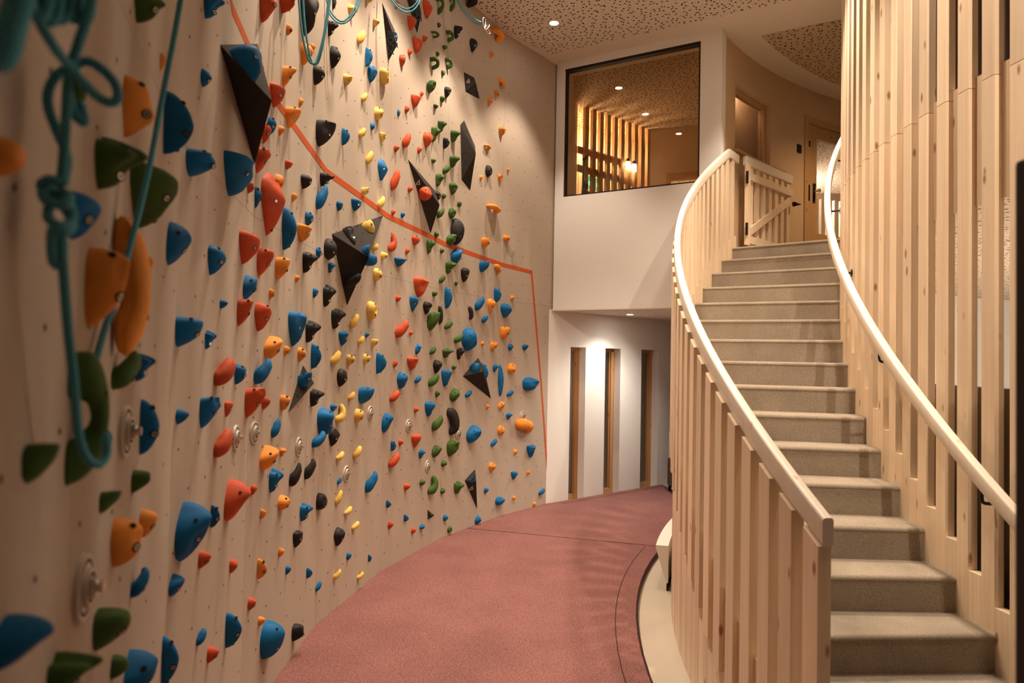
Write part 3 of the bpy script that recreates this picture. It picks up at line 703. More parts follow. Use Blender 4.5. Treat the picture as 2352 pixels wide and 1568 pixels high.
# ------------------------------------------------------------------ climbing holds: unit shapes (u across, v up, w out of the wall)
OUT = {
 'dr': ([(-.42, .30), (-.22, .47), (.10, .50), (.38, .36), (.46, .10), (.34, -.14), (.16, -.36), (0, -.50), (-.16, -.40), (-.34, -.14), (-.46, .08)], (.0, .10), (.04, .06), 2.0, .62),
 'sh': ([(-.48, .47), (-.2, .50), (.2, .50), (.47, .44), (.48, .20), (.36, -.10), (.18, -.36), (0, -.50), (-.18, -.36), (-.36, -.10), (-.48, .18)], (.02, .20), (.02, .12), 1.7, .62),
 'do': ([(-.46, .2), (-.28, .42), (0, .50), (.28, .42), (.46, .2), (.5, -.06), (.38, -.34), (.14, -.49), (-.14, -.49), (-.38, -.34), (-.5, -.06)], (0, .02), (0, .05), 2.2, .6),
 'fn': ([(-.28, .30), (-.10, .50), (.10, .42), (.26, .2), (.30, -.05), (.22, -.32), (.04, -.50), (-.14, -.42), (-.26, -.15), (-.30, .1)], (.02, .0), (.0, .0), 1.6, .55),
 'jg': ([(-.44, .16), (-.28, .34), (0, .40), (.30, .36), (.46, .18), (.48, -.10), (.36, -.36), (.1, -.50), (-.18, -.46), (-.40, -.24)], (.0, .02), (.10, .30), 1.9, .7),
 'lf': ([(-.22, .42), (-.06, .50), (.14, .36), (.36, .14), (.48, -.02), (.34, -.2), (.14, -.42), (0, -.50), (-.14, -.38), (-.34, -.10), (-.44, .12), (-.36, .30)], (.08, .05), (.03, .0), 1.3, .7),
 'sm': ([(-.36, .30), (-.12, .48), (.16, .44), (.40, .22), (.46, -.02), (.28, -.26), (0, -.50), (-.26, -.36), (-.44, -.06)], (.0, .06), (.06, .10), 1.5, .7),
 'lb': ([(-.46, .14), (-.36, .38), (-.12, .34), (.04, .36), (.22, .50), (.44, .42), (.48, .14), (.34, -.04), (.26, -.26), (.02, -.50), (-.22, -.42), (-.38, -.16)], (.0, .05), (.06, .06), 2.0, .62),
 'wg': ([(-.48, -.02), (-.30, .22), (-.02, .40), (.26, .50), (.46, .36), (.48, .02), (.38, -.30), (.16, -.50), (-.16, -.46), (-.42, -.32)], (.05, .02), (.06, .22), 1.6, .66),
 'rg': ([(-.44, .24), (-.2, .48), (.12, .48), (.40, .26), (.50, -.06), (.34, -.34), (.08, -.50), (-.18, -.40), (-.42, -.10)], (0, .0), (.0, .04), 2.6, .6),
 'py': ([(-.5, .5), (-.2, .34), (.1, .2), (.46, .03), (.46, -.03), (.1, -.2), (-.2, -.36), (-.5, -.5), (-.5, -.2), (-.5, .2)], (-.1, 0), (.0, .0), 1.0, .95),
}
PATHS = {  # path points (u, v, w) and radii for swept shapes
 'ch': ([(-.34, .30, -.06), (-.14, .34, .34), (.12, .28, .52), (.28, .08, .56), (.28, -.14, .46), (.12, -.32, .14), (.08, -.36, -.08)], [.21, .20, .18, .18, .19, .19, .15]),
 'hn': ([(-.30, -.30, -.05), (-.20, -.22, .22), (-.02, -.06, .42), (.16, .14, .52), (.28, .30, .50)], [.26, .30, .28, .24, .17]),
 'bn': ([(-.28, -.26, .06), (-.10, -.12, .24), (.12, .12, .34), (.26, .28, .34)], [.26, .30, .28, .20]),
 'cv': ([(-.20, .36, .02), (.0, .26, .20), (.18, .04, .28), (.20, -.20, .24), (.04, -.38, .04)], [.18, .25, .28, .26, .16]),
 'cl': ([(.22, .36, .16), (.26, .12, .30), (.18, -.12, .32), (-.02, -.26, .24), (-.28, -.30, .02)], [.18, .23, .25, .24, .17]),
 'bo': ([(-.34, .10, .08), (-.18, .10, .26), (.06, .04, .28), (.24, -.02, .26), (.34, -.12, .06)], [.22, .24, .21, .22, .22]),
 'ar': ([(-.32, .26, -.02), (-.12, .24, .26), (.12, .12, .36), (.26, -.10, .32), (.22, -.30, .02)], [.20, .24, .24, .22, .17]),
 'tb': ([(-.26, .36, .0), (-.08, .34, .40), (.10, .20, .56), (.15, -.02, .60), (.10, -.24, .52), (-.08, -.38, .26), (-.26, -.42, -.04)], [.20, .23, .23, .22, .21, .21, .19]),
 'sg': ([(-.10, .42, .10), (.0, .28, .30), (.08, .06, .38), (.08, -.18, .38), (.0, -.40, .22)], [.22, .27, .28, .27, .22]),
}
HR = {'dr': .62, 'sh': .55, 'do': .60, 'fn': 1.15, 'jg': .85, 'lf': .42, 'sm': .75, 'lb': .75, 'wg': .75, 'rg': .55, 'py': .55,
      'ch': 1.0, 'hn': 1.0, 'bn': .9, 'cv': .9, 'cl': .9, 'bo': .8, 'ar': .9, 'tb': 1.0, 'sg': .9}
def hold_shape(kind, seed, rot=0.0):
    """returns verts (u, v, w) roughly within +-.5, faces, bolt spots [(point, normal)]"""
    rnd = random.Random(seed)
    if kind in OUT:
        ctrl, cen, lean, pa, pb = OUT[kind]
        C = [np.array(p)*(1+rnd.uniform(-.07, .07)) for p in ctrl]; n = len(C); seg = 22; cen = np.array(cen); lean = np.array(lean)*(1+rnd.uniform(-.3, .3))
        out = []
        for k in range(seg):
            x = k/seg*n; i = int(x); f = x-i; p = [C[(i+j-1) % n] for j in range(4)]
            out.append(.5*((2*p[1])+(-p[0]+p[2])*f+(2*p[0]-5*p[1]+4*p[2]-p[3])*f*f+(-p[0]+3*p[1]-3*p[2]+p[3])*f**3))
        bumps = []
        if kind == 'lb': bumps = [((.24, .24), .16, .55), ((-.28, .18), .13, .35), ((-.06, -.14), .16, -.40), ((.0, -.34), .16, .25)]
        elif kind == 'rg': bumps = [((.06, .04), .15, -.85)]
        elif kind in ('dr', 'do', 'jg', 'sh', 'wg'):
            for q in range(5): bumps.append(((rnd.uniform(-.32, .32), rnd.uniform(-.34, .36)), rnd.uniform(.07, .18), rnd.uniform(-.28, .22)))
        ts = [1.0, .985, .93, .84, .70, .54, .38, .22, .09]
        V = []
        def hgt(t, p):
            w = max(0, 1-t**pa)**pb
            for (c, s, a) in bumps: w *= 1+a*math.exp(-((p[0]-c[0])**2+(p[1]-c[1])**2)/(2*s*s))
            return w
        for t in ts:
            for p in out:
                q = cen+(p-cen)*t+lean*(1-t)**.8
                w = hgt(t, q) if t < 1 else -.02
                V.append(np.array([q[0], q[1], w]))
        q = cen+lean; V.append(np.array([q[0], q[1], hgt(0, q)]))
        F = []
        for r in range(len(ts)-1):
            for k in range(seg): F.append((r*seg+k, r*seg+(k+1) % seg, (r+1)*seg+(k+1) % seg, (r+1)*seg+k))
        m = (len(ts)-1)*seg
        for k in range(seg): F.append((m+k, m+(k+1) % seg, len(V)-1))
        spots = [(5, int(seg*.80)), (4, int(seg*.12)), (3, int(seg*.62))]
        S = []
        for r, k in spots:
            a = V[r*seg+k]; du = V[r*seg+(k+1) % seg]-V[r*seg+(k-1) % seg]; dv = V[(r+1)*seg+k]-V[(r-1)*seg+k]
            nn = np.cross(du, dv); nn = nn/(np.linalg.norm(nn)+1e-9)
            S.append((a, nn if nn[2] > 0 else -nn))
    else:
        P, rr = PATHS[kind]; P = [np.array(p)*(1+rnd.uniform(-.06, .06)) for p in P]
        Q = catmull(P, 4); rq = [float(x[0]) for x in catmull([np.array([r]) for r in rr], 4)]
        # rounded ends
        d0 = (Q[0]-Q[1])/np.linalg.norm(Q[0]-Q[1]); d1 = (Q[-1]-Q[-2])/np.linalg.norm(Q[-1]-Q[-2])
        Q = [Q[0]+d0*rq[0]*.75, Q[0]+d0*rq[0]*.45]+Q+[Q[-1]+d1*rq[-1]*.45, Q[-1]+d1*rq[-1]*.75]
        rq = [rq[0]*.3, rq[0]*.78]+rq+[rq[-1]*.78, rq[-1]*.3]
        V, F = tube(Q, rq, 12); V = [np.array(v) for v in V]
        S = []
        for j in (len(Q)//3, 2*len(Q)//3):
            c = Q[j]; nn = np.array([.35, -.25, .9]); nn /= np.linalg.norm(nn); S.append((c+nn*rq[j]*.96, nn))
    if rot:
        q = math.radians(rot); cs, sn_ = math.cos(q), math.sin(q)
        R = lambda p: np.array([p[0]*cs-p[1]*sn_, p[0]*sn_+p[1]*cs, p[2]])
        V = [R(v) for v in V]; S = [(R(a), R(b)) for a, b in S]
    return V, F, S
# black volumes: corners given on the wall as (theta-run u along facet i, height) are tabulated below
# colour, shape, seed, turn, facet, run along facet, height, width, height, depth, label
HOLDS = [
 ('G', 'dr', 3, 0, 6, 0.3432, 2.3640, 0.0687, 0.0643, 0.0426, 'small green teardrop hold below the orange line'),
 ('O', 'sm', 10, 0, 6, 0.6354, 2.3721, 0.0171, 0.0451, 0.0124, 'tiny orange stubby hold just left of a tiny blue rounded hold'),
 ('O', 'dr', 17, 0, 6, 0.2685, 2.1346, 0.0644, 0.1161, 0.0399, 'orange teardrop hold just left of a blue fin-shaped hold'),
 ('B', 'fn', 24, 0, 6, 0.7286, 2.2535, 0.0604, 0.1589, 0.0667, 'blue fin-shaped hold just right of an orange teardrop hold'),
 ('B', 'do', 31, 0, 5, 0.1869, 2.5744, 0.0405, 0.0583, 0.0243, 'tiny blue rounded hold just right of a tiny orange stubby hold'),
 ('B', 'jg', 38, 0, 5, 0.0820, 2.2699, 0.0945, 0.0932, 0.0803, 'small blue jug-like hold just left of a tiny red teardrop hold'),
 ('B', 'lb', 45, 0, 5, 0.1997, 2.8183, 0.0561, 0.0908, 0.0421, 'small blue lobed hold just left of a large red teardrop hold'),
 ('G', 'lb', 52, 0, 6, 0.0876, 1.9849, 0.0651, 0.0896, 0.0488, 'small green lobed hold just below an orange teardrop hold'),
 ('G', 'do', 59, 0, 7, 0.9928, 2.0429, 0.0277, 0.0385, 0.0166, 'tiny green rounded hold just left of an orange teardrop hold'),
 ('O', 'do', 66, 0, 7, 0.7205, 1.8793, 0.0520, 0.0404, 0.0312, 'tiny orange rounded hold below the orange line'),
 ('G', 'sh', 73, 0, 6, 0.4028, 1.9954, 0.1451, 0.1299, 0.0798, 'green flat-topped hold below the orange line'),
 ('B', 'dr', 80, 0, 7, 1.0019, 1.8716, 0.0585, 0.0669, 0.0363, 'small blue teardrop hold just below left of a small green lobed hold'),
 ('O', 'sg', 87, 0, 6, 0.2289, 1.7977, 0.0933, 0.2135, 0.0840, 'large orange sausage-shaped hold below the orange line'),
 ('O', 'jg', 94, 0, 6, 0.0573, 1.7891, 0.0647, 0.1407, 0.0550, 'orange jug-like hold just below a small blue teardrop hold'),
 ('O', 'sm', 101, 0, 6, 0.5437, 1.8782, 0.0193, 0.0375, 0.0145, 'tiny orange stubby hold just below left of a blue wedge-shaped hold'),
 ('B', 'wg', 108, 0, 6, 0.8508, 1.9728, 0.0705, 0.1217, 0.0529, 'blue wedge-shaped hold just above right of a tiny orange stubby hold'),
 ('B', 'dr', 115, 0, 5, 0.3475, 2.0051, 0.0737, 0.1057, 0.0457, 'blue teardrop hold just left of a red flat-topped hold'),
 ('B', 'jg', 122, 0, 5, 0.0178, 1.7506, 0.0834, 0.0979, 0.0709, 'small blue jug-like hold just above left of a red bean-shaped hold'),
 ('B', 'lb', 129, 0, 5, 0.3253, 1.7271, 0.0316, 0.0652, 0.0237, 'small blue lobed hold just above a red bean-shaped hold'),
 ('G', 'tb', 136, 0, 6, -0.0201, 1.5886, 0.0613, 0.1614, 0.0554, 'large green C-shaped hold below the orange line'),
 ('G', 'hn', 143, 0, 6, 0.2575, 1.6536, 0.0559, 0.0716, 0.0559, 'small green horn-shaped hold just left of a tiny blue lobed hold'),
 ('B', 'lb', 150, 0, 6, 0.4609, 1.6507, 0.0352, 0.0587, 0.0264, 'tiny blue lobed hold below the orange line'),
 ('B', 'fn', 157, 0, 6, 0.5340, 1.5168, 0.0493, 0.1298, 0.0378, 'blue fin-shaped hold just above a tiny green jug-like hold'),
 ('B', 'sm', 164, 0, 5, 0.0400, 1.4917, 0.0437, 0.0482, 0.0328, 'tiny blue stubby hold just left of a small red flat-topped hold'),
 ('B', 'do', 171, 0, 6, 0.1883, 1.5247, 0.0189, 0.0478, 0.0113, 'tiny blue rounded hold just below right of a large green C-shaped hold'),
 ('G', 'jg', 178, 0, 7, 0.8531, 1.5488, 0.0382, 0.0498, 0.0325, 'tiny green jug-like hold just left of a tiny blue rounded hold'),
 ('G', 'jg', 185, 0, 6, 0.1840, 1.4240, 0.0355, 0.0417, 0.0302, 'tiny green jug-like hold just below a tiny blue rounded hold'),
 ('G', 'jg', 192, 0, 6, 0.4636, 1.4112, 0.0376, 0.0516, 0.0319, 'tiny green jug-like hold just below right of a tiny blue rounded hold'),
 ('O', 'dr', 199, 0, 6, 0.5794, 1.2939, 0.0591, 0.0663, 0.0366, 'small orange teardrop hold just below right of a tiny green jug-like hold'),
 ('O', 'dr', 206, 0, 6, 0.3012, 1.3216, 0.0829, 0.0917, 0.0514, 'small orange teardrop hold just above left of a small blue wedge-shaped hold'),
 ('B', 'wg', 213, 0, 5, 0.1007, 1.1326, 0.1103, 0.1803, 0.0827, 'large blue wedge-shaped hold just above a small red stubby hold'),
 ('B', 'fn', 220, 0, 5, 0.4665, 1.0997, 0.0317, 0.0835, 0.0295, 'small blue fin-shaped hold just below left of a large red wedge-shaped hold'),
 ('R', 'sm', 227, 0, 5, 0.3320, 0.9833, 0.0493, 0.0606, 0.0370, 'small red stubby hold just below a large blue wedge-shaped hold'),
 ('B', 'hn', 234, 0, 6, 0.4982, 1.1913, 0.0411, 0.0583, 0.0411, 'tiny blue horn-shaped hold below the orange line'),
 ('B', 'wg', 241, 0, 5, 0.0303, 0.9933, 0.0484, 0.0632, 0.0363, 'small blue wedge-shaped hold just left of a tiny red teardrop hold'),
 ('G', 'jg', 248, 0, 6, 0.1816, 1.2102, 0.0639, 0.0729, 0.0544, 'small green jug-like hold below the orange line'),
 ('B', 'wg', 255, 0, 7, 0.7867, 1.3609, 0.0638, 0.0542, 0.0479, 'small blue wedge-shaped hold just left of a tiny green lobed hold'),
 ('G', 'lb', 262, 0, 6, -0.0687, 1.2370, 0.0567, 0.0588, 0.0425, 'tiny green lobed hold below the orange line'),
 ('G', 'do', 269, 0, 6, 0.3258, 1.0825, 0.0439, 0.0441, 0.0263, 'tiny green rounded hold just left of a tiny blue bean-shaped hold'),
 ('B', 'wg', 276, 0, 6, 0.4679, 1.0007, 0.0799, 0.0932, 0.0599, 'small blue wedge-shaped hold just below right of a small green jug-like hold'),
 ('B', 'fn', 283, 0, 5, -0.0627, 0.8175, 0.0577, 0.1518, 0.0542, 'blue fin-shaped hold just left of a small red stubby hold'),
 ('B', 'bn', 290, 0, 5, 0.3410, 0.7235, 0.0474, 0.0544, 0.0427, 'tiny blue bean-shaped hold just above left of a small red stubby hold'),
 ('R', 'sm', 297, 0, 5, 0.4833, 0.6002, 0.0494, 0.0606, 0.0371, 'small red stubby hold just below right of a tiny blue bean-shaped hold'),
 ('R', 'dr', 304, 0, 4, 0.0167, 3.2752, 0.0977, 0.1790, 0.0606, 'large red teardrop hold above the orange line'),
 ('R', 'dr', 311, 0, 4, 0.2754, 3.4351, 0.1157, 0.1469, 0.0717, 'red teardrop hold just above a small orange fin-shaped hold'),
 ('K', 'dr', 318, 0, 4, 0.6124, 3.5458, 0.1381, 0.2691, 0.0856, 'very large black teardrop hold above the orange line'),
 ('O', 'fn', 325, 0, 4, 0.3531, 3.3203, 0.0257, 0.0606, 0.0295, 'small orange fin-shaped hold just below a red teardrop hold'),
 ('O', 'dr', 332, 0, 4, 0.6100, 3.3081, 0.0882, 0.1279, 0.0547, 'orange teardrop hold just above left of a black teardrop hold'),
 ('O', 'sm', 339, 0, 4, 0.7629, 3.4151, 0.0323, 0.0546, 0.0242, 'tiny orange stubby hold just left of a black teardrop hold'),
 ('K', 'lb', 346, 0, 3, -0.0379, 3.6920, 0.0630, 0.1090, 0.0473, 'black lobed hold just below left of a small yellow stubby hold'),
 ('K', 'fn', 353, 0, 3, 0.0211, 3.8897, 0.0380, 0.1000, 0.0232, 'black fin-shaped hold just left of a small yellow stubby hold'),
 ('Y', 'sm', 360, 0, 3, 0.2710, 3.9715, 0.0676, 0.0646, 0.0507, 'small yellow stubby hold just right of a black fin-shaped hold'),
 ('Y', 'bn', 367, 0, 3, 0.4359, 3.8679, 0.0746, 0.1227, 0.0672, 'yellow bean-shaped hold just above a blue fin-shaped hold'),
 ('K', 'dr', 374, 0, 3, 0.0326, 3.5408, 0.0861, 0.1417, 0.0534, 'black teardrop hold just right of a tiny orange stubby hold'),
 ('K', 'dr', 381, 0, 4, 0.8430, 3.2889, 0.0899, 0.1090, 0.0557, 'black teardrop hold just below right of an orange teardrop hold'),
 ('Y', 'dr', 388, 0, 3, 0.2341, 3.4815, 0.0718, 0.0778, 0.0445, 'small yellow teardrop hold just left of a blue teardrop hold'),
 ('O', 'jg', 395, 0, 4, 0.3282, 3.0762, 0.0560, 0.1173, 0.0476, 'orange jug-like hold just above right of a red flat-topped hold'),
 ('R', 'sh', 402, 0, 4, 0.1961, 2.9162, 0.1006, 0.1053, 0.0553, 'red flat-topped hold just below left of an orange jug-like hold'),
 ('O', 'jg', 409, 0, 4, 0.4042, 2.8977, 0.0778, 0.1162, 0.0662, 'orange jug-like hold just right of a small blue teardrop hold'),
 ('O', 'sm', 416, 0, 4, 0.5845, 3.0361, 0.0301, 0.0568, 0.0226, 'tiny orange stubby hold just right of a red flat-topped hold'),
 ('Y', 'bn', 423, 0, 3, 0.5228, 3.4831, 0.0556, 0.0795, 0.0500, 'small yellow bean-shaped hold just below a blue teardrop hold'),
 ('B', 'dr', 430, 0, 4, 0.1524, 2.7603, 0.0507, 0.0899, 0.0315, 'small blue teardrop hold just above right of a red teardrop hold'),
 ('R', 'dr', 437, 0, 4, 0.0813, 2.7048, 0.0478, 0.1034, 0.0296, 'red teardrop hold just below left of a small blue teardrop hold'),
 ('R', 'fn', 444, 0, 4, 0.0245, 2.9581, 0.0286, 0.0754, 0.0184, 'small red fin-shaped hold above the orange line'),
 ('O', 'sm', 451, 0, 4, 0.2896, 2.7849, 0.0364, 0.0524, 0.0273, 'tiny orange stubby hold just right of a small blue teardrop hold'),
 ('K', 'jg', 458, 0, 4, 0.9383, 2.9964, 0.1264, 0.1702, 0.1075, 'large black jug-like hold above the orange line'),
 ('B', 'fn', 465, 0, 3, 0.2103, 3.1039, 0.0458, 0.1128, 0.0527, 'blue fin-shaped hold just left of a small yellow bean-shaped hold'),
 ('Y', 'bn', 472, 0, 3, 0.4999, 3.2278, 0.0648, 0.0825, 0.0583, 'small yellow bean-shaped hold just below left of a tiny blue rounded hold'),
 ('Y', 'do', 479, 0, 3, 0.5550, 4.1897, 0.0552, 0.0512, 0.0331, 'tiny yellow rounded hold above the orange line'),
 ('B', 'fn', 486, 0, 3, 0.5647, 3.7816, 0.0537, 0.1413, 0.0510, 'blue fin-shaped hold just below a yellow bean-shaped hold'),
 ('B', 'dr', 493, 0, 3, 0.6396, 3.6885, 0.0814, 0.1242, 0.0504, 'blue teardrop hold just left of a yellow pocketed hold'),
 ('R', 'sm', 500, 0, 2, 0.0341, 4.4367, 0.0395, 0.0687, 0.0297, 'small red stubby hold just above right of a small yellow stubby hold'),
 ('R', 'lf', 507, 0, 2, 0.5414, 4.6555, 0.1399, 0.1615, 0.0588, 'large red leaf-shaped hold above the orange line'),
 ('R', 'sh', 514, 0, 2, 0.2697, 4.3948, 0.0980, 0.1083, 0.0539, 'red flat-topped hold just above right of a small blue rounded hold'),
 ('G', 'ch', 521, 0, 2, 0.7681, 4.8070, 0.0719, 0.1593, 0.0719, 'green handle-shaped hold just above left of a black lobed hold'),
 ('G', 'ch', 528, 0, 2, 1.0184, 4.9465, 0.0637, 0.1426, 0.0637, 'green handle-shaped hold just above a black lobed hold'),
 ('K', 'ar', 535, 0, 1, 0.2319, 5.0918, 0.1712, 0.0901, 0.1797, 'large black arched hold above the orange line'),
 ('O', 'ar', 542, 0, 1, 0.7867, 4.9995, 0.1713, 0.1239, 0.1542, 'large orange arched hold above the orange line'),
 ('Y', 'sm', 549, 0, 3, 0.6977, 4.0903, 0.0582, 0.0660, 0.0437, 'small yellow stubby hold just above left of a small blue rounded hold'),
 ('K', 'lb', 556, 0, 1, 0.0757, 4.7269, 0.0681, 0.1356, 0.0511, 'black lobed hold just right of a small green handle-shaped hold'),
 ('K', 'dr', 563, 0, 1, 0.3588, 4.7133, 0.0927, 0.1331, 0.0574, 'black teardrop hold just left of a small orange teardrop hold'),
 ('G', 'do', 570, 0, 2, 0.7869, 4.6334, 0.0465, 0.0434, 0.0279, 'tiny green rounded hold just below right of a large red leaf-shaped hold'),
 ('G', 'ch', 577, 0, 2, 0.6857, 4.4984, 0.0748, 0.0448, 0.0748, 'small green handle-shaped hold just above right of a red flat-topped hold'),
 ('G', 'ch', 584, 0, 2, 0.9832, 4.6198, 0.0797, 0.0941, 0.0797, 'small green handle-shaped hold just left of a black teardrop hold'),
 ('R', 'sh', 591, 0, 2, 0.3716, 4.2588, 0.1234, 0.1164, 0.0679, 'red flat-topped hold just below left of a small green handle-shaped hold'),
 ('R', 'sm', 598, 0, 2, 0.5151, 4.3845, 0.0517, 0.0583, 0.0388, 'tiny red stubby hold just above a small green handle-shaped hold'),
 ('G', 'do', 605, 0, 2, 0.9041, 4.4850, 0.0561, 0.0295, 0.0386, 'tiny green rounded hold just below left of a black lobed hold'),
 ('R', 'sm', 612, 0, 2, 0.2619, 4.1624, 0.0462, 0.0563, 0.0347, 'tiny red stubby hold just below right of a small blue rounded hold'),
 ('G', 'do', 619, 0, 2, 0.7724, 4.3689, 0.0414, 0.0453, 0.0249, 'tiny green rounded hold just right of a red teardrop hold'),
 ('R', 'dr', 626, 0, 2, 0.1373, 4.0390, 0.0688, 0.1014, 0.0426, 'red teardrop hold just above right of a yellow pocketed hold'),
 ('G', 'ch', 633, 0, 2, 0.6799, 4.2406, 0.0853, 0.0958, 0.0853, 'small green handle-shaped hold just below a tiny red stubby hold'),
 ('G', 'ch', 640, 0, 2, 0.9716, 4.3624, 0.0744, 0.0938, 0.0744, 'small green handle-shaped hold just below left of a black teardrop hold'),
 ('O', 'dr', 647, 0, 1, 0.7173, 4.7701, 0.0592, 0.0698, 0.0367, 'small orange teardrop hold just below right of a black lobed hold'),
 ('G', 'do', 654, 0, 2, 0.8884, 4.2453, 0.0489, 0.0501, 0.0294, 'tiny green rounded hold just below a tiny red stubby hold'),
 ('Y', 'rg', 661, 0, 3, 0.8822, 3.7724, 0.1256, 0.1212, 0.0691, 'yellow pocketed hold just right of a blue teardrop hold'),
 ('G', 'wg', 668, 0, 2, 0.6277, 4.0237, 0.0873, 0.1148, 0.0655, 'green wedge-shaped hold just above right of a tiny red stubby hold'),
 ('K', 'dr', 675, 0, 2, 0.9687, 4.0979, 0.0760, 0.1026, 0.0471, 'black teardrop hold just above right of a small green rounded hold'),
 ('O', 'ar', 682, 0, 1, 0.9207, 4.5504, 0.0893, 0.1135, 0.0804, 'orange arched hold just below right of a black teardrop hold'),
 ('O', 'dr', 689, 0, 1, 0.8306, 4.4029, 0.0673, 0.0814, 0.0417, 'small orange teardrop hold just below a black teardrop hold'),
 ('O', 'dr', 696, 0, 1, 0.6966, 4.2797, 0.0689, 0.0887, 0.0427, 'small orange teardrop hold just below right of a tiny green rounded hold'),
 ('R', 'sh', 703, 0, 2, 0.3650, 3.7904, 0.1127, 0.1075, 0.0620, 'red flat-topped hold just above right of a tiny blue rounded hold'),
 ('R', 'sm', 710, 0, 2, 0.4908, 3.9024, 0.0362, 0.0475, 0.0271, 'tiny red stubby hold just below left of a green wedge-shaped hold'),
 ('G', 'do', 717, 0, 2, 0.8809, 4.0048, 0.0601, 0.0564, 0.0361, 'small green rounded hold just right of a tiny red stubby hold'),
 ('G', 'do', 724, 0, 2, 0.7543, 3.8936, 0.0573, 0.0367, 0.0344, 'tiny green rounded hold just above a red teardrop hold'),
 ('R', 'sm', 731, 0, 2, 0.2341, 3.6793, 0.0450, 0.0703, 0.0337, 'small red stubby hold just right of a tiny blue rounded hold'),
 ('B', 'do', 738, 0, 2, 0.1117, 3.6108, 0.0297, 0.0573, 0.0178, 'tiny blue rounded hold just left of a small red stubby hold'),
 ('Y', 'do', 745, 0, 3, 0.7867, 3.4632, 0.0897, 0.0940, 0.0538, 'small yellow rounded hold just above a tiny blue rounded hold'),
 ('B', 'do', 752, 0, 2, 0.0275, 4.1775, 0.0389, 0.0835, 0.0234, 'small blue rounded hold just above left of a tiny red stubby hold'),
 ('B', 'do', 759, 0, 3, 0.6915, 3.3353, 0.0443, 0.0531, 0.0266, 'tiny blue rounded hold just above right of a small yellow bean-shaped hold'),
 ('Y', 'sh', 766, 0, 3, 0.8876, 3.3169, 0.0748, 0.0672, 0.0411, 'small yellow flat-topped hold above the orange line'),
 ('G', 'lb', 773, 0, 2, 0.8486, 3.7450, 0.0690, 0.1158, 0.0517, 'green lobed hold just above a black fin-shaped hold'),
 ('G', 'lb', 780, 0, 2, 0.7236, 3.6352, 0.0676, 0.1484, 0.0507, 'green lobed hold just above left of a black fin-shaped hold'),
 ('R', 'bn', 787, 0, 2, 0.2274, 3.4305, 0.0883, 0.1458, 0.0795, 'red bean-shaped hold just right of a small yellow flat-topped hold'),
 ('R', 'dr', 794, 0, 2, 0.5926, 3.5438, 0.1078, 0.1338, 0.0668, 'red teardrop hold just below left of a green lobed hold'),
 ('R', 'sm', 801, 0, 2, 0.0777, 3.3149, 0.0512, 0.0605, 0.0384, 'small red stubby hold just below right of a small yellow flat-topped hold'),
 ('R', 'sm', 808, 0, 2, 0.4650, 3.4178, 0.0474, 0.0663, 0.0356, 'small red stubby hold just above left of a tiny green rounded hold'),
 ('K', 'fn', 815, 0, 2, 0.9488, 3.6268, 0.0523, 0.1025, 0.0602, 'black fin-shaped hold just below left of a green lobed hold'),
 ('G', 'lb', 822, 0, 1, 0.0625, 3.7402, 0.0794, 0.1188, 0.0595, 'green lobed hold just above right of a black fin-shaped hold'),
 ('O', 'dr', 829, 0, 1, 0.9463, 4.0537, 0.0918, 0.1043, 0.0569, 'orange teardrop hold just above a black rounded hold'),
 ('O', 'bo', 836, 0, 1, 0.6658, 3.8114, 0.0987, 0.0544, 0.0789, 'small orange bone-shaped hold above the orange line'),
 ('G', 'do', 843, 0, 2, 0.7309, 3.4032, 0.0521, 0.0394, 0.0313, 'tiny green rounded hold just below right of a small red stubby hold'),
 ('G', 'lb', 850, 0, 1, 0.0572, 3.5012, 0.0801, 0.1211, 0.0601, 'green lobed hold just above left of a tiny orange stubby hold'),
 ('G', 'bn', 857, 0, 2, 0.9792, 3.3983, 0.0876, 0.0958, 0.0788, 'small green bean-shaped hold just below a black fin-shaped hold'),
 ('G', 'lb', 864, 0, 2, 0.8291, 3.2604, 0.0683, 0.1255, 0.0512, 'green lobed hold just above a black teardrop hold'),
 ('B', 'lf', 871, 0, 3, 0.8872, 3.0747, 0.1286, 0.1661, 0.0540, 'large blue leaf-shaped hold above the orange line'),
 ('R', 'bn', 878, 0, 2, 0.0592, 3.0710, 0.0884, 0.1882, 0.0796, 'large red bean-shaped hold above the orange line'),
 ('R', 'sm', 885, 0, 2, 0.3179, 3.0504, 0.0492, 0.0571, 0.0369, 'tiny red stubby hold just above a tiny blue stubby hold'),
 ('Y', 'bn', 892, 0, 3, 0.6362, 3.0957, 0.0717, 0.1135, 0.0645, 'yellow bean-shaped hold just above left of a large blue leaf-shaped hold'),
 ('G', 'dr', 899, 0, 1, 0.0686, 3.2514, 0.0995, 0.1177, 0.0617, 'green teardrop hold above the orange line'),
 ('K', 'do', 906, 0, 1, 0.6968, 3.5727, 0.0927, 0.1183, 0.0556, 'black rounded hold just above right of a tiny orange stubby hold'),
 ('O', 'sm', 913, 0, 1, 0.5658, 3.4749, 0.0414, 0.0550, 0.0311, 'tiny orange stubby hold just below left of a black rounded hold'),
 ('O', 'dr', 920, 0, 1, 0.9404, 3.5605, 0.0735, 0.0949, 0.0456, 'small orange teardrop hold just below right of a black rounded hold'),
 ('O', 'sm', 927, 0, 0, 0.0774, 3.6809, 0.0342, 0.0504, 0.0256, 'tiny orange stubby hold just right of a black rounded hold'),
 ('Y', 'jg', 934, 0, 3, 0.5629, 2.8332, 0.0578, 0.0678, 0.0492, 'small yellow jug-like hold just above right of a small blue flat-topped hold'),
 ('Y', 'bn', 941, 0, 3, 0.8806, 2.8312, 0.0758, 0.1076, 0.0682, 'yellow bean-shaped hold just above left of a tiny red stubby hold'),
 ('G', 'do', 948, 0, 2, 0.9561, 3.1452, 0.0529, 0.0505, 0.0318, 'tiny green rounded hold just below left of a green teardrop hold'),
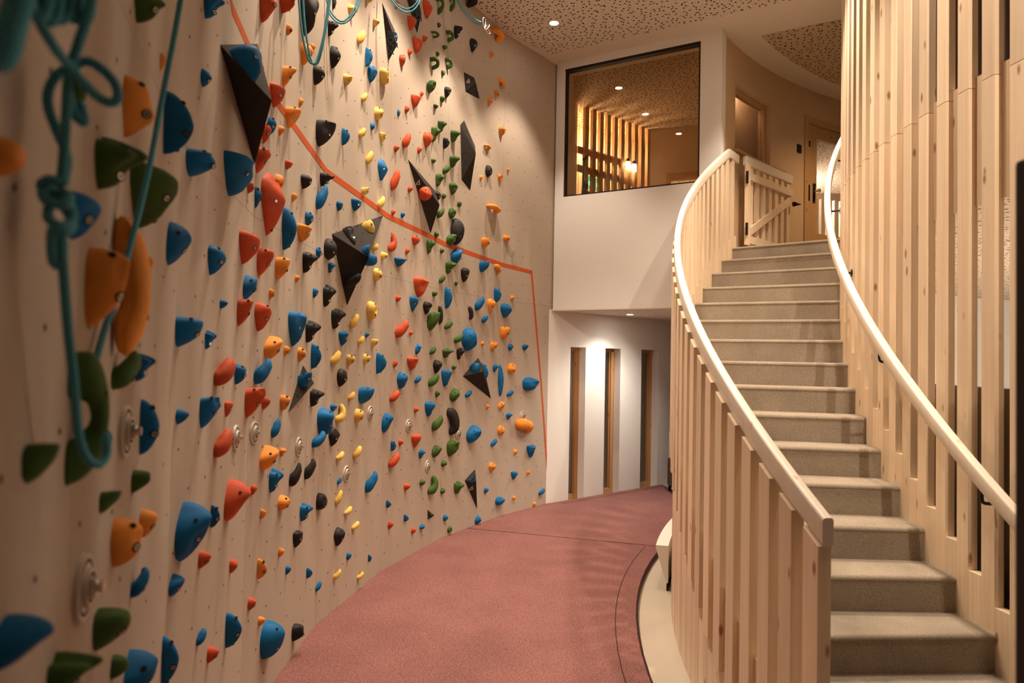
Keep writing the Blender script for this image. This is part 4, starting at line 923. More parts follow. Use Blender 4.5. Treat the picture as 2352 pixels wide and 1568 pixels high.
 ('G', 'hn', 955, 0, 2, 0.8747, 2.9812, 0.0700, 0.1031, 0.0700, 'green horn-shaped hold just below right of a red rounded hold'),
 ('G', 'do', 962, 0, 1, 0.1905, 3.1338, 0.0512, 0.0546, 0.0307, 'tiny green rounded hold just below left of a tiny orange stubby hold'),
 ('G', 'do', 969, 0, 1, 0.0598, 3.0207, 0.0817, 0.1028, 0.0490, 'green rounded hold above the orange line'),
 ('K', 'dr', 976, 0, 2, 0.7902, 3.1037, 0.1106, 0.1009, 0.0686, 'black teardrop hold just right of a red rounded hold'),
 ('R', 'sm', 983, 0, 2, 0.0573, 2.8080, 0.0395, 0.0531, 0.0296, 'tiny red stubby hold just left of a tiny blue stubby hold'),
 ('B', 'sm', 990, 0, 2, 0.2097, 2.8195, 0.0407, 0.0511, 0.0305, 'tiny blue stubby hold just right of a tiny red stubby hold'),
 ('K', 'do', 997, 0, 1, 0.1338, 2.8629, 0.1492, 0.2665, 0.0895, 'very large black rounded hold above the orange line'),
 ('G', 'wg', 1004, 0, 1, 0.0431, 2.7738, 0.1070, 0.1110, 0.0803, 'green wedge-shaped hold just below left of a very large black rounded hold'),
 ('G', 'do', 1011, 0, 2, 0.8251, 2.7734, 0.0542, 0.0598, 0.0325, 'tiny green rounded hold just left of a very large black rounded hold'),
 ('O', 'bo', 1018, 0, 1, 0.7921, 3.2100, 0.2008, 0.1113, 0.1607, 'large orange bone-shaped hold just right of a tiny green rounded hold'),
 ('O', 'jg', 1025, 0, 1, 0.6486, 2.8481, 0.0986, 0.1167, 0.0838, 'orange jug-like hold just above a blue jug-like hold'),
 ('O', 'do', 1032, 0, 0, 0.0620, 2.9533, 0.0908, 0.0763, 0.0545, 'small orange rounded hold just above right of a blue jug-like hold'),
 ('R', 'cl', 1039, 0, 2, 0.0371, 2.5726, 0.0892, 0.1513, 0.0803, 'red hooked hold below the orange line'),
 ('R', 'dr', 1046, 0, 2, 0.4243, 2.6516, 0.0950, 0.0820, 0.0589, 'small red teardrop hold below the orange line'),
 ('G', 'lb', 1053, 0, 2, 0.6823, 2.6449, 0.0666, 0.1372, 0.0499, 'green lobed hold just right of a small red teardrop hold'),
 ('G', 'do', 1060, 0, 2, 0.9419, 2.6474, 0.0484, 0.0509, 0.0290, 'tiny green rounded hold just left of a blue wedge-shaped hold'),
 ('R', 'sm', 1067, 0, 2, 0.2959, 2.5416, 0.0457, 0.0608, 0.0343, 'small red stubby hold just above right of a blue flat-topped hold'),
 ('B', 'wg', 1074, 0, 1, 0.1276, 2.6354, 0.1199, 0.1520, 0.0900, 'blue wedge-shaped hold just above a green lobed hold'),
 ('Y', 'bn', 1081, 0, 3, 0.7925, 2.4800, 0.0639, 0.0668, 0.0575, 'small yellow bean-shaped hold just right of a small blue stubby hold'),
 ('Y', 'sm', 1088, 0, 3, 0.9642, 2.4413, 0.0654, 0.0651, 0.0491, 'small yellow stubby hold just right of a blue rounded hold'),
 ('B', 'sh', 1095, 0, 2, 0.1629, 2.4316, 0.1186, 0.0708, 0.0652, 'blue flat-topped hold just below left of a small red stubby hold'),
 ('Y', 'do', 1102, 0, 3, 0.8325, 2.2846, 0.0866, 0.0959, 0.0520, 'small yellow rounded hold just below a blue rounded hold'),
 ('G', 'lb', 1109, 0, 1, 0.0243, 2.5145, 0.0851, 0.1132, 0.0638, 'green lobed hold just below a blue wedge-shaped hold'),
 ('K', 'dr', 1116, 0, 1, 0.2955, 2.4746, 0.1054, 0.1430, 0.0653, 'black teardrop hold just right of a green lobed hold'),
 ('B', 'jg', 1123, 0, 1, 0.6174, 2.6004, 0.1013, 0.1219, 0.0861, 'blue jug-like hold just left of an orange arched hold'),
 ('O', 'ar', 1130, 0, 1, 0.9073, 2.6043, 0.0897, 0.1128, 0.0807, 'orange arched hold just right of a blue jug-like hold'),
 ('G', 'bn', 1137, 0, 2, 0.9473, 2.3941, 0.0728, 0.0844, 0.0655, 'small green bean-shaped hold just above a large blue fin-shaped hold'),
 ('R', 'sh', 1144, 0, 2, 0.5156, 2.2651, 0.1699, 0.1710, 0.0934, 'large red flat-topped hold below the orange line'),
 ('G', 'do', 1151, 0, 1, 0.1645, 2.3812, 0.0486, 0.0394, 0.0292, 'tiny green rounded hold just above a large blue fin-shaped hold'),
 ('B', 'fn', 1158, 0, 1, 0.0077, 2.2364, 0.0795, 0.2093, 0.0738, 'large blue fin-shaped hold just right of a small green rounded hold'),
 ('G', 'do', 1165, 0, 2, 0.8101, 2.2449, 0.0609, 0.0489, 0.0365, 'small green rounded hold just left of a large blue fin-shaped hold'),
 ('R', 'sm', 1172, 0, 2, 0.1606, 2.1430, 0.0522, 0.0539, 0.0391, 'tiny red stubby hold just right of a yellow pocketed hold'),
 ('B', 'sh', 1179, 0, 2, 0.4183, 2.1220, 0.0954, 0.1272, 0.0525, 'blue flat-topped hold just left of a black teardrop hold'),
 ('K', 'dr', 1186, 0, 2, 0.6608, 2.1086, 0.1047, 0.1076, 0.0649, 'black teardrop hold just right of a blue flat-topped hold'),
 ('K', 'cv', 1193, 0, 2, 0.9295, 2.0650, 0.0677, 0.1596, 0.0609, 'black crescent hold just above right of a large green jug-like hold'),
 ('Y', 'rg', 1200, 0, 3, 0.7456, 2.0115, 0.1267, 0.1383, 0.0697, 'yellow pocketed hold just above a tiny blue stubby hold'),
 ('G', 'jg', 1207, 0, 2, 0.7461, 2.0033, 0.1134, 0.1766, 0.0964, 'large green jug-like hold just below left of a black crescent hold'),
 ('K', 'cv', 1214, 0, 1, 0.4134, 2.1190, 0.0749, 0.1220, 0.0674, 'black crescent hold just below left of a blue horn-shaped hold'),
 ('B', 'hn', 1221, 0, 1, 0.5534, 2.2319, 0.0941, 0.1471, 0.0941, 'blue horn-shaped hold just above right of a black crescent hold'),
 ('O', 'dr', 1228, 0, 1, 0.7909, 2.2217, 0.1014, 0.1505, 0.0628, 'orange teardrop hold just below left of a blue fin-shaped hold'),
 ('B', 'fn', 1235, 0, 1, 0.8935, 2.3397, 0.0689, 0.1551, 0.0792, 'blue fin-shaped hold just above right of an orange teardrop hold'),
 ('O', 'sm', 1242, 0, 0, 0.1862, 2.3312, 0.0494, 0.0659, 0.0371, 'small orange stubby hold just above a large blue teardrop hold'),
 ('B', 'dr', 1249, 0, 0, 0.0614, 2.1889, 0.1402, 0.1613, 0.0869, 'large blue teardrop hold just below a small orange stubby hold'),
 ('B', 'bn', 1256, 0, 1, 0.6779, 2.0815, 0.0784, 0.0842, 0.0706, 'small blue bean-shaped hold just below an orange teardrop hold'),
 ('G', 'bn', 1263, 0, 1, 0.0353, 1.9846, 0.0913, 0.0803, 0.0822, 'small green bean-shaped hold just below right of a black crescent hold'),
 ('R', 'hn', 1270, 0, 2, 0.1991, 1.9145, 0.1019, 0.1491, 0.1019, 'red horn-shaped hold below the orange line'),
 ('R', 'sm', 1277, 0, 2, 0.3928, 1.8800, 0.0426, 0.0413, 0.0320, 'tiny red stubby hold just above a small blue wedge-shaped hold'),
 ('O', 'jg', 1284, 0, 0, 0.0405, 1.9595, 0.1093, 0.1586, 0.0929, 'orange jug-like hold just above a small blue stubby hold'),
 ('B', 'do', 1291, 35, 1, 0.3787, 1.8652, 0.1943, 0.2151, 0.1166, 'large blue rounded hold just right of a small green horn-shaped hold'),
 ('G', 'hn', 1298, 0, 1, 0.1989, 1.8716, 0.0881, 0.0899, 0.0881, 'small green horn-shaped hold just left of a large blue rounded hold'),
 ('O', 'sm', 1305, 0, 1, 0.6536, 1.8290, 0.0430, 0.0582, 0.0323, 'tiny orange stubby hold just right of a large blue rounded hold'),
 ('O', 'jg', 1312, 0, 1, 0.8506, 1.8129, 0.0778, 0.0988, 0.0662, 'small orange jug-like hold below the orange line'),
 ('B', 'sm', 1319, 0, 0, 0.1667, 1.8074, 0.0680, 0.0767, 0.0510, 'small blue stubby hold just below an orange jug-like hold'),
 ('B', 'jg', 1326, 0, 0, 0.4181, 1.8147, 0.0695, 0.0709, 0.0591, 'small blue jug-like hold just above right of an orange rounded hold'),
 ('B', 'wg', 1333, 0, 2, 0.5132, 1.7516, 0.0521, 0.0894, 0.0391, 'small blue wedge-shaped hold just left of a small green bean-shaped hold'),
 ('G', 'bn', 1340, 0, 2, 0.7908, 1.7459, 0.0768, 0.0752, 0.0691, 'small green bean-shaped hold just right of a small blue wedge-shaped hold'),
 ('G', 'lb', 1347, 0, 1, 0.0045, 1.7267, 0.0902, 0.0880, 0.0676, 'small green lobed hold just left of a black lobed hold'),
 ('K', 'lb', 1354, 0, 1, 0.2336, 1.7253, 0.0682, 0.1186, 0.0511, 'black lobed hold just right of a small green lobed hold'),
 ('B', 'fn', 1361, 0, 3, 0.9119, 1.6357, 0.0660, 0.1603, 0.0758, 'large blue fin-shaped hold just left of a small red stubby hold'),
 ('Y', 'sm', 1368, 0, 3, 0.6689, 1.6607, 0.0642, 0.0804, 0.0481, 'small yellow stubby hold just left of a large blue fin-shaped hold'),
 ('Y', 'jg', 1375, 0, 3, 0.8107, 1.7831, 0.0491, 0.0690, 0.0417, 'small yellow jug-like hold just below right of a tiny blue stubby hold'),
 ('B', 'sm', 1382, 0, 3, 0.6860, 1.8335, 0.0368, 0.0405, 0.0276, 'tiny blue stubby hold just above right of a small yellow bean-shaped hold'),
 ('Y', 'bn', 1389, 0, 3, 0.5708, 1.7946, 0.0605, 0.0649, 0.0544, 'small yellow bean-shaped hold just below left of a tiny blue stubby hold'),
 ('R', 'sm', 1396, 0, 2, 0.1416, 1.6259, 0.0430, 0.0658, 0.0323, 'small red stubby hold just right of a large blue fin-shaped hold'),
 ('R', 'sh', 1403, 0, 2, 0.4122, 1.6293, 0.1234, 0.1107, 0.0679, 'red flat-topped hold just below a small blue wedge-shaped hold'),
 ('K', 'dr', 1410, 0, 2, 0.8743, 1.6017, 0.0998, 0.1187, 0.0619, 'black teardrop hold just above left of a large blue flat-topped hold'),
 ('G', 'do', 1417, 0, 1, 0.1547, 1.5973, 0.0560, 0.0388, 0.0336, 'tiny green rounded hold just above right of a large blue flat-topped hold'),
 ('B', 'dr', 1424, 0, 2, 0.2416, 1.4916, 0.1105, 0.1378, 0.0685, 'blue teardrop hold just above a small red bean-shaped hold'),
 ('B', 'bn', 1431, 0, 2, 0.5242, 1.4991, 0.0700, 0.0691, 0.0630, 'small blue bean-shaped hold just left of a green horn-shaped hold'),
 ('G', 'hn', 1438, 0, 2, 0.7924, 1.4952, 0.0956, 0.1196, 0.0956, 'green horn-shaped hold just left of a large blue flat-topped hold'),
 ('B', 'sh', 1445, 0, 1, 0.0119, 1.4943, 0.1347, 0.1634, 0.0741, 'large blue flat-topped hold just right of a green horn-shaped hold'),
 ('B', 'fn', 1452, 0, 1, 0.6527, 1.5416, 0.0746, 0.1957, 0.0857, 'large blue fin-shaped hold just left of an orange rounded hold'),
 ('B', 'lb', 1459, 0, 1, 0.9015, 1.5876, 0.0582, 0.0828, 0.0436, 'small blue lobed hold just left of an orange rounded hold'),
 ('B', 'fn', 1466, 0, 0, 0.0146, 1.4602, 0.1306, 0.3436, 0.0424, 'very large blue fin-shaped hold below the orange line'),
 ('O', 'do', 1473, 0, 0, 0.1866, 1.5837, 0.1156, 0.1174, 0.0694, 'orange rounded hold just right of a small blue lobed hold'),
 ('B', 'do', 1480, 0, 0, 0.5093, 1.4114, 0.2136, 0.1471, 0.1281, 'large blue rounded hold just below right of an orange rounded hold'),
 ('B', 'jg', 1487, 0, 3, 0.6272, 1.4146, 0.1112, 0.1360, 0.0945, 'blue jug-like hold just right of a small yellow bean-shaped hold'),
 ('R', 'bn', 1494, 0, 2, 0.1269, 1.3779, 0.0957, 0.0996, 0.0861, 'small red bean-shaped hold below the orange line'),
 ('G', 'do', 1501, 0, 2, 0.9093, 1.3599, 0.0519, 0.0595, 0.0311, 'tiny green rounded hold just above a blue flat-topped hold'),
 ('G', 'wg', 1508, 0, 1, 0.1498, 1.3387, 0.0990, 0.1283, 0.0743, 'green wedge-shaped hold just left of a small blue bean-shaped hold'),
 ('B', 'bn', 1515, 0, 1, 0.4045, 1.3433, 0.0806, 0.0695, 0.0725, 'small blue bean-shaped hold just right of a green wedge-shaped hold'),
 ('R', 'sm', 1522, 0, 2, 0.5100, 1.2422, 0.0520, 0.0526, 0.0390, 'tiny red stubby hold just above left of a green horn-shaped hold'),
 ('B', 'sh', 1529, 0, 2, 0.7474, 1.2326, 0.1232, 0.1300, 0.0678, 'blue flat-topped hold just above a green horn-shaped hold'),
 ('G', 'hn', 1536, 0, 2, 0.8820, 1.1106, 0.0986, 0.1399, 0.0986, 'green horn-shaped hold just below a blue flat-topped hold'),
 ('K', 'cv', 1543, 0, 1, 0.1145, 1.0974, 0.1617, 0.2425, 0.1455, 'large black crescent hold below the orange line'),
 ('Y', 'do', 1550, 0, 3, 0.5590, 1.2740, 0.0862, 0.0978, 0.0517, 'small yellow rounded hold just below a blue jug-like hold'),
 ('B', 'wg', 1557, 0, 2, 0.0023, 1.1767, 0.0894, 0.1499, 0.0670, 'blue wedge-shaped hold just above left of a tiny red stubby hold'),
 ('O', 'sm', 1564, 0, 1, 0.7716, 1.1954, 0.0425, 0.0600, 0.0318, 'small orange stubby hold just below right of a small blue bean-shaped hold'),
 ('O', 'wg', 1571, 0, 0, 0.0227, 1.1932, 0.0783, 0.0906, 0.0587, 'small orange wedge-shaped hold below the orange line'),
 ('B', 'bn', 1578, 0, 0, 0.1728, 1.3216, 0.0861, 0.0682, 0.0775, 'small blue bean-shaped hold just above right of a small orange wedge-shaped hold'),
 ('B', 'lb', 1585, 0, 0, 0.1551, 1.0777, 0.0585, 0.0684, 0.0439, 'small blue lobed hold just below right of a small orange wedge-shaped hold'),
 ('O', 'bo', 1592, 0, 0, 0.4152, 0.9612, 0.2564, 0.2580, 0.2051, 'large orange bone-shaped hold just below right of a small blue lobed hold'),
 ('B', 'wg', 1599, 0, 1, 0.4755, 0.9447, 0.1550, 0.1743, 0.1162, 'large blue wedge-shaped hold just below right of a large black crescent hold'),
 ('O', 'do', 1606, 0, 0, 0.0329, 0.9387, 0.0907, 0.1011, 0.0544, 'orange rounded hold just above right of a small blue bean-shaped hold'),
 ('R', 'sh', 1613, 0, 2, 0.5109, 0.9826, 0.1095, 0.1153, 0.0602, 'red flat-topped hold just above a small blue lobed hold'),
 ('B', 'fn', 1620, 0, 2, 0.1296, 0.9855, 0.0369, 0.0876, 0.0424, 'small blue fin-shaped hold just left of a tiny red stubby hold'),
 ('R', 'sm', 1627, 0, 2, 0.2608, 0.9970, 0.0458, 0.0556, 0.0343, 'tiny red stubby hold just right of a small blue fin-shaped hold'),
 ('B', 'bn', 1634, 0, 1, 0.9065, 0.8264, 0.0800, 0.0806, 0.0720, 'small blue bean-shaped hold just below left of an orange rounded hold'),
 ('B', 'lb', 1641, 0, 2, 0.6161, 0.8606, 0.0501, 0.0797, 0.0376, 'small blue lobed hold just below a red flat-topped hold'),
 ('G', 'wg', 1648, 0, 2, 0.8815, 0.8506, 0.0868, 0.1069, 0.0651, 'green wedge-shaped hold just right of a small blue lobed hold'),
 ('G', 'jg', 1655, 0, 1, 0.1241, 0.8525, 0.1209, 0.1689, 0.1028, 'large green jug-like hold just below left of a large blue wedge-shaped hold'),
 ('B', 'sh', 1662, 0, 0, 0.5694, 0.6664, 0.1304, 0.1361, 0.0717, 'blue flat-topped hold just right of a small orange stubby hold'),
 ('R', 'bn', 1669, 0, 2, 0.1379, 0.8750, 0.1057, 0.1131, 0.0951, 'red bean-shaped hold just below a small blue fin-shaped hold'),
 ('G', 'do', 1676, 0, 1, 0.0169, 0.7221, 0.0693, 0.0583, 0.0416, 'small green rounded hold just right of a small blue lobed hold'),
 ('O', 'sm', 1683, 0, 0, 0.2895, 0.6853, 0.0502, 0.0676, 0.0377, 'small orange stubby hold just left of a blue flat-topped hold'),
 ('O', 'dr', 1690, 0, 1, 0.8772, 0.5737, 0.0920, 0.1014, 0.0570, 'orange teardrop hold just above right of a tiny blue stubby hold'),
 ('Y', 'bn', 1697, 0, 3, 0.5463, 1.0268, 0.0855, 0.0872, 0.0770, 'small yellow bean-shaped hold just below right of a black teardrop hold'),
 ('B', 'hn', 1704, 0, 3, 0.7853, 0.7855, 0.0900, 0.1541, 0.0900, 'blue horn-shaped hold just below left of a red bean-shaped hold'),
 ('B', 'sh', 1711, 0, 0, 0.2730, 0.4381, 0.0859, 0.0876, 0.0472, 'small blue flat-topped hold just left of a tiny orange stubby hold'),
 ('O', 'sm', 1718, 0, 0, 0.5290, 0.4389, 0.0461, 0.0589, 0.0346, 'tiny orange stubby hold just right of a small blue flat-topped hold'),
 ('G', 'do', 1725, 0, 2, 0.6512, 0.6141, 0.0649, 0.0548, 0.0390, 'small green rounded hold just below a small blue lobed hold'),
 ('G', 'cl', 1732, 0, 2, 0.8287, 0.5672, 0.1226, 0.1596, 0.1104, 'green hooked hold below the orange line'),
 ('G', 'do', 1739, 0, 1, 0.0110, 0.4712, 0.0597, 0.0525, 0.0358, 'tiny green rounded hold just above a small blue stubby hold'),
 ('G', 'lb', 1746, 0, 1, 0.2428, 0.4666, 0.0820, 0.1231, 0.0615, 'green lobed hold just below left of a tiny blue stubby hold'),
 ('R', 'sm', 1753, 0, 2, 0.3723, 0.6241, 0.0609, 0.0647, 0.0457, 'small red stubby hold just above right of a small blue fin-shaped hold'),
 ('B', 'sm', 1760, 0, 1, 0.7763, 0.3545, 0.0562, 0.0637, 0.0422, 'small blue stubby hold just right of a green lobed hold'),
 ('B', 'bn', 1767, 0, 0, 0.7841, 0.2001, 0.0870, 0.0731, 0.0783, 'small blue bean-shaped hold just above right of a tiny orange stubby hold'),
 ('B', 'do', 1774, 0, 0, 0.0254, 0.2078, 0.1170, 0.0852, 0.0702, 'blue rounded hold just left of a tiny orange stubby hold'),
 ('B', 'fn', 1781, 0, 2, 0.0767, 0.5421, 0.0366, 0.0603, 0.0420, 'small blue fin-shaped hold just below left of a small red stubby hold'),
 ('O', 'sm', 1788, 0, 0, 0.2794, 0.1970, 0.0454, 0.0533, 0.0341, 'tiny orange stubby hold just below a small blue flat-topped hold'),
 ('O', 'sm', 1795, 0, 0, 0.6535, 0.0752, 0.0478, 0.0535, 0.0358, 'tiny orange stubby hold just below left of a small blue bean-shaped hold'),
 ('B', 'fn', 1802, 0, 2, 0.3682, 0.3740, 0.0356, 0.0625, 0.0410, 'small blue fin-shaped hold just right of a small red stubby hold'),
 ('R', 'sm', 1809, 0, 2, 0.1230, 0.3707, 0.0501, 0.0617, 0.0376, 'small red stubby hold just left of a small blue fin-shaped hold'),
 ('B', 'do', 1816, 0, 2, 0.6717, 0.2352, 0.0616, 0.0413, 0.0369, 'small blue rounded hold just right of a tiny red stubby hold'),
 ('B', 'sm', 1823, 0, 1, 0.0620, 0.2171, 0.0565, 0.0660, 0.0424, 'small blue stubby hold just above a tiny green rounded hold'),
 ('R', 'sm', 1830, 0, 2, 0.5121, 0.2396, 0.0465, 0.0557, 0.0349, 'tiny red stubby hold just left of a small blue rounded hold'),
 ('G', 'do', 1837, 0, 1, 0.1416, 0.0970, 0.0548, 0.0574, 0.0329, 'tiny green rounded hold just below a small blue stubby hold'),
 ('B', 'wg', 1844, 0, 1, 0.6256, 0.0911, 0.0732, 0.0802, 0.0549, 'small blue wedge-shaped hold just below right of a green lobed hold'),
 ('R', 'jg', 1851, 0, 4, 0.0170, 2.5627, 0.0622, 0.1255, 0.0528, 'red jug-like hold just above left of a small orange rounded hold'),
 ('R', 'sm', 1858, 0, 4, 0.4006, 2.6472, 0.0456, 0.0522, 0.0342, 'tiny red stubby hold just above right of a small orange rounded hold'),
 ('K', 'dr', 1865, 0, 4, 0.6756, 2.6318, 0.0808, 0.0819, 0.0501, 'small black teardrop hold below the orange line'),
 ('K', 'lb', 1872, 0, 4, 1.0264, 2.7401, 0.0736, 0.0859, 0.0552, 'small black lobed hold below the orange line'),
 ('B', 'hn', 1879, 0, 4, 0.9648, 2.6281, 0.0745, 0.1601, 0.0745, 'large blue horn-shaped hold below the orange line'),
 ('R', 'dr', 1886, 0, 5, 0.9116, 2.3956, 0.0461, 0.0554, 0.0286, 'tiny red teardrop hold just above left of a small blue teardrop hold'),
 ('B', 'dr', 1893, 0, 4, 0.0073, 2.3856, 0.0367, 0.0958, 0.0227, 'small blue teardrop hold just below right of a tiny red teardrop hold'),
 ('R', 'lf', 1900, 0, 4, 0.1498, 2.3966, 0.1931, 0.3015, 0.0811, 'very large red leaf-shaped hold below the orange line'),
 ('O', 'do', 1907, 0, 4, 0.2696, 2.5259, 0.0647, 0.0736, 0.0388, 'small orange rounded hold just below left of a tiny red stubby hold'),
 ('O', 'sm', 1914, 0, 4, 0.5099, 2.5064, 0.0370, 0.0532, 0.0278, 'tiny orange stubby hold just below left of a small black teardrop hold'),
 ('B', 'fn', 1921, 0, 4, 0.3916, 2.3213, 0.0902, 0.2374, 0.0663, 'large blue fin-shaped hold just left of an orange flat-topped hold'),
 ('B', 'dr', 1928, 0, 4, 0.7577, 2.4419, 0.0603, 0.0847, 0.0374, 'small blue teardrop hold just above an orange flat-topped hold'),
 ('O', 'sh', 1935, 0, 4, 0.6555, 2.3429, 0.1146, 0.0963, 0.0630, 'orange flat-topped hold below the orange line'),
 ('B', 'dr', 1942, 0, 3, 0.1717, 2.6415, 0.0578, 0.0637, 0.0358, 'small blue teardrop hold just below a small black lobed hold'),
 ('B', 'sh', 1949, 0, 3, 0.4218, 2.7026, 0.0971, 0.0811, 0.0534, 'small blue flat-topped hold just below left of a small yellow jug-like hold'),
 ('R', 'sh', 1956, 0, 5, 0.8362, 2.1207, 0.1270, 0.1294, 0.0698, 'red flat-topped hold just right of a blue teardrop hold'),
 ('R', 'jg', 1963, 0, 4, 0.0734, 2.1100, 0.0651, 0.1481, 0.0553, 'red jug-like hold just left of an orange jug-like hold'),
 ('O', 'jg', 1970, 0, 4, 0.3124, 2.1133, 0.0735, 0.1319, 0.0625, 'orange jug-like hold just right of a red jug-like hold'),
 ('K', 'lb', 1977, 0, 4, 0.7375, 2.1995, 0.0710, 0.1249, 0.0532, 'black lobed hold just below left of a small blue teardrop hold'),
 ('B', 'dr', 1984, 0, 4, 0.9757, 2.2856, 0.0460, 0.0785, 0.0286, 'small blue teardrop hold just left of a black rounded hold'),
 ('K', 'do', 1991, 0, 3, 0.0313, 2.3421, 0.1077, 0.1282, 0.0646, 'black rounded hold just right of a small blue teardrop hold'),
 ('B', 'lb', 1998, 0, 3, 0.0670, 2.2330, 0.0385, 0.0672, 0.0289, 'small blue lobed hold just below a black rounded hold'),
 ('B', 'sh', 2005, 0, 5, 0.5824, 2.3550, 0.1962, 0.1547, 0.1079, 'large blue flat-topped hold just above left of a tiny red teardrop hold'),
 ('O', 'sm', 2012, 0, 4, 0.6003, 2.0896, 0.0326, 0.0440, 0.0245, 'tiny orange stubby hold just above left of a small blue stubby hold'),
 ('B', 'wg', 2019, 0, 5, 0.9016, 1.9677, 0.0654, 0.1086, 0.0490, 'blue wedge-shaped hold just left of a tiny orange stubby hold'),
 ('R', 'jg', 2026, 0, 5, 0.8010, 1.8569, 0.0690, 0.1196, 0.0587, 'red jug-like hold just right of a tiny blue stubby hold'),
 ('R', 'dr', 2033, 0, 4, 0.0767, 1.8533, 0.0976, 0.1282, 0.0605, 'red teardrop hold just below a tiny orange stubby hold'),
 ('B', 'sm', 2040, 0, 5, 0.5083, 1.8640, 0.0344, 0.0354, 0.0258, 'tiny blue stubby hold just left of a red teardrop hold'),
 ('O', 'sm', 2047, 0, 4, 0.2214, 1.9715, 0.0332, 0.0564, 0.0249, 'tiny orange stubby hold just right of a blue wedge-shaped hold'),
 ('B', 'sh', 2054, 0, 4, 0.5651, 1.8169, 0.1370, 0.1895, 0.0753, 'large blue flat-topped hold just left of a black lobed hold'),
 ('K', 'lb', 2061, 0, 4, 0.8268, 1.8150, 0.0723, 0.1283, 0.0542, 'black lobed hold just right of a large blue flat-topped hold'),
 ('K', 'lb', 2068, 0, 3, 0.1479, 1.9192, 0.0755, 0.1316, 0.0566, 'black lobed hold just above left of a small yellow bean-shaped hold'),
 ('K', 'lb', 2075, 0, 3, 0.0149, 2.0503, 0.0684, 0.1386, 0.0513, 'black lobed hold just right of a small blue stubby hold'),
 ('B', 'sm', 2082, 0, 4, 0.9324, 2.0480, 0.0388, 0.0648, 0.0291, 'small blue stubby hold just left of a black lobed hold'),
 ('Y', 'bn', 2089, 0, 3, 0.4389, 1.9220, 0.0819, 0.1060, 0.0737, 'yellow bean-shaped hold just above right of a small blue flat-topped hold'),
 ('B', 'sh', 2096, 0, 3, 0.2762, 1.7956, 0.0960, 0.0934, 0.0528, 'small blue flat-topped hold just left of a small yellow bean-shaped hold'),
 ('O', 'wg', 2103, 0, 4, 0.2136, 1.7152, 0.0995, 0.1130, 0.0746, 'orange wedge-shaped hold just above a blue horn-shaped hold'),
 ('O', 'sm', 2110, 0, 4, 0.4557, 1.7019, 0.0384, 0.0577, 0.0288, 'tiny orange stubby hold just below a large blue flat-topped hold'),
 ('O', 'dr', 2117, 0, 4, 0.6900, 1.6835, 0.0557, 0.0788, 0.0345, 'small orange teardrop hold just left of a blue fin-shaped hold'),
 ('B', 'fn', 2124, 0, 4, 0.9266, 1.6778, 0.0562, 0.1480, 0.0576, 'blue fin-shaped hold just right of a small orange teardrop hold'),
 ('Y', 'bn', 2131, 0, 3, 0.1615, 1.6725, 0.0863, 0.1040, 0.0776, 'yellow bean-shaped hold just right of a blue fin-shaped hold'),
 ('Y', 'dr', 2138, 0, 3, 0.3921, 1.6529, 0.0702, 0.0766, 0.0435, 'small yellow teardrop hold just above a black teardrop hold'),
 ('R', 'bn', 2145, 0, 5, 0.4927, 1.6193, 0.1070, 0.1097, 0.0963, 'red bean-shaped hold just left of a small blue teardrop hold'),
 ('B', 'dr', 2152, 0, 5, 0.7843, 1.6009, 0.0662, 0.0823, 0.0410, 'small blue teardrop hold just right of a red bean-shaped hold'),
 ('B', 'hn', 2159, 0, 4, 0.0911, 1.6132, 0.0825, 0.1227, 0.0825, 'blue horn-shaped hold just below an orange wedge-shaped hold'),
 ('K', 'dr', 2166, 0, 3, 0.2598, 1.5390, 0.0931, 0.1201, 0.0577, 'black teardrop hold just below a small yellow teardrop hold'),
 ('K', 'lb', 2173, 0, 4, 0.9439, 1.4368, 0.0710, 0.1016, 0.0532, 'black lobed hold just above left of a tiny blue flat-topped hold'),
 ('O', 'dr', 2180, 0, 4, 0.4351, 1.4377, 0.0732, 0.0858, 0.0454, 'small orange teardrop hold just right of a small red stubby hold'),
 ('Y', 'bn', 2187, 0, 3, 0.4296, 1.4140, 0.0658, 0.0651, 0.0593, 'small yellow bean-shaped hold just left of a blue jug-like hold'),
 ('R', 'jg', 2194, 0, 4, -0.0497, 1.4736, 0.0950, 0.1502, 0.0808, 'red jug-like hold just left of a small orange teardrop hold'),
 ('R', 'sm', 2201, 0, 4, 0.1742, 1.4539, 0.0468, 0.0647, 0.0351, 'small red stubby hold just left of a small orange teardrop hold'),
 ('B', 'jg', 2208, 0, 5, 0.3005, 1.4893, 0.0663, 0.1119, 0.0563, 'blue jug-like hold just left of a small red flat-topped hold'),
 ('R', 'sh', 2215, 0, 5, 0.6347, 1.4684, 0.0469, 0.0614, 0.0258, 'small red flat-topped hold below the orange line'),
 ('R', 'bn', 2222, 0, 5, 0.5163, 1.3555, 0.0979, 0.1055, 0.0881, 'red bean-shaped hold just below a blue jug-like hold'),
 ('B', 'bn', 2229, 0, 4, 0.3200, 1.3242, 0.0625, 0.0976, 0.0563, 'small blue bean-shaped hold just above a tiny orange lobed hold'),
 ('B', 'dr', 2236, 0, 3, -0.0004, 1.2729, 0.1577, 0.1870, 0.0978, 'large blue teardrop hold just above left of a black teardrop hold'),
 ('B', 'hn', 2243, 0, 4, 1.0206, 1.1911, 0.0883, 0.0968, 0.0883, 'small blue horn-shaped hold below the orange line'),
 ('K', 'dr', 2250, 0, 3, 0.1593, 1.1671, 0.0824, 0.1224, 0.0511, 'black teardrop hold just below right of a large blue teardrop hold'),
 ('B', 'sh', 2257, 0, 3, 0.1611, 1.3471, 0.0560, 0.0516, 0.0308, 'tiny blue flat-topped hold below the orange line'),
 ('Y', 'cl', 2264, 0, 3, 0.2492, 1.3102, 0.0892, 0.1157, 0.0802, 'yellow hooked hold below the orange line'),
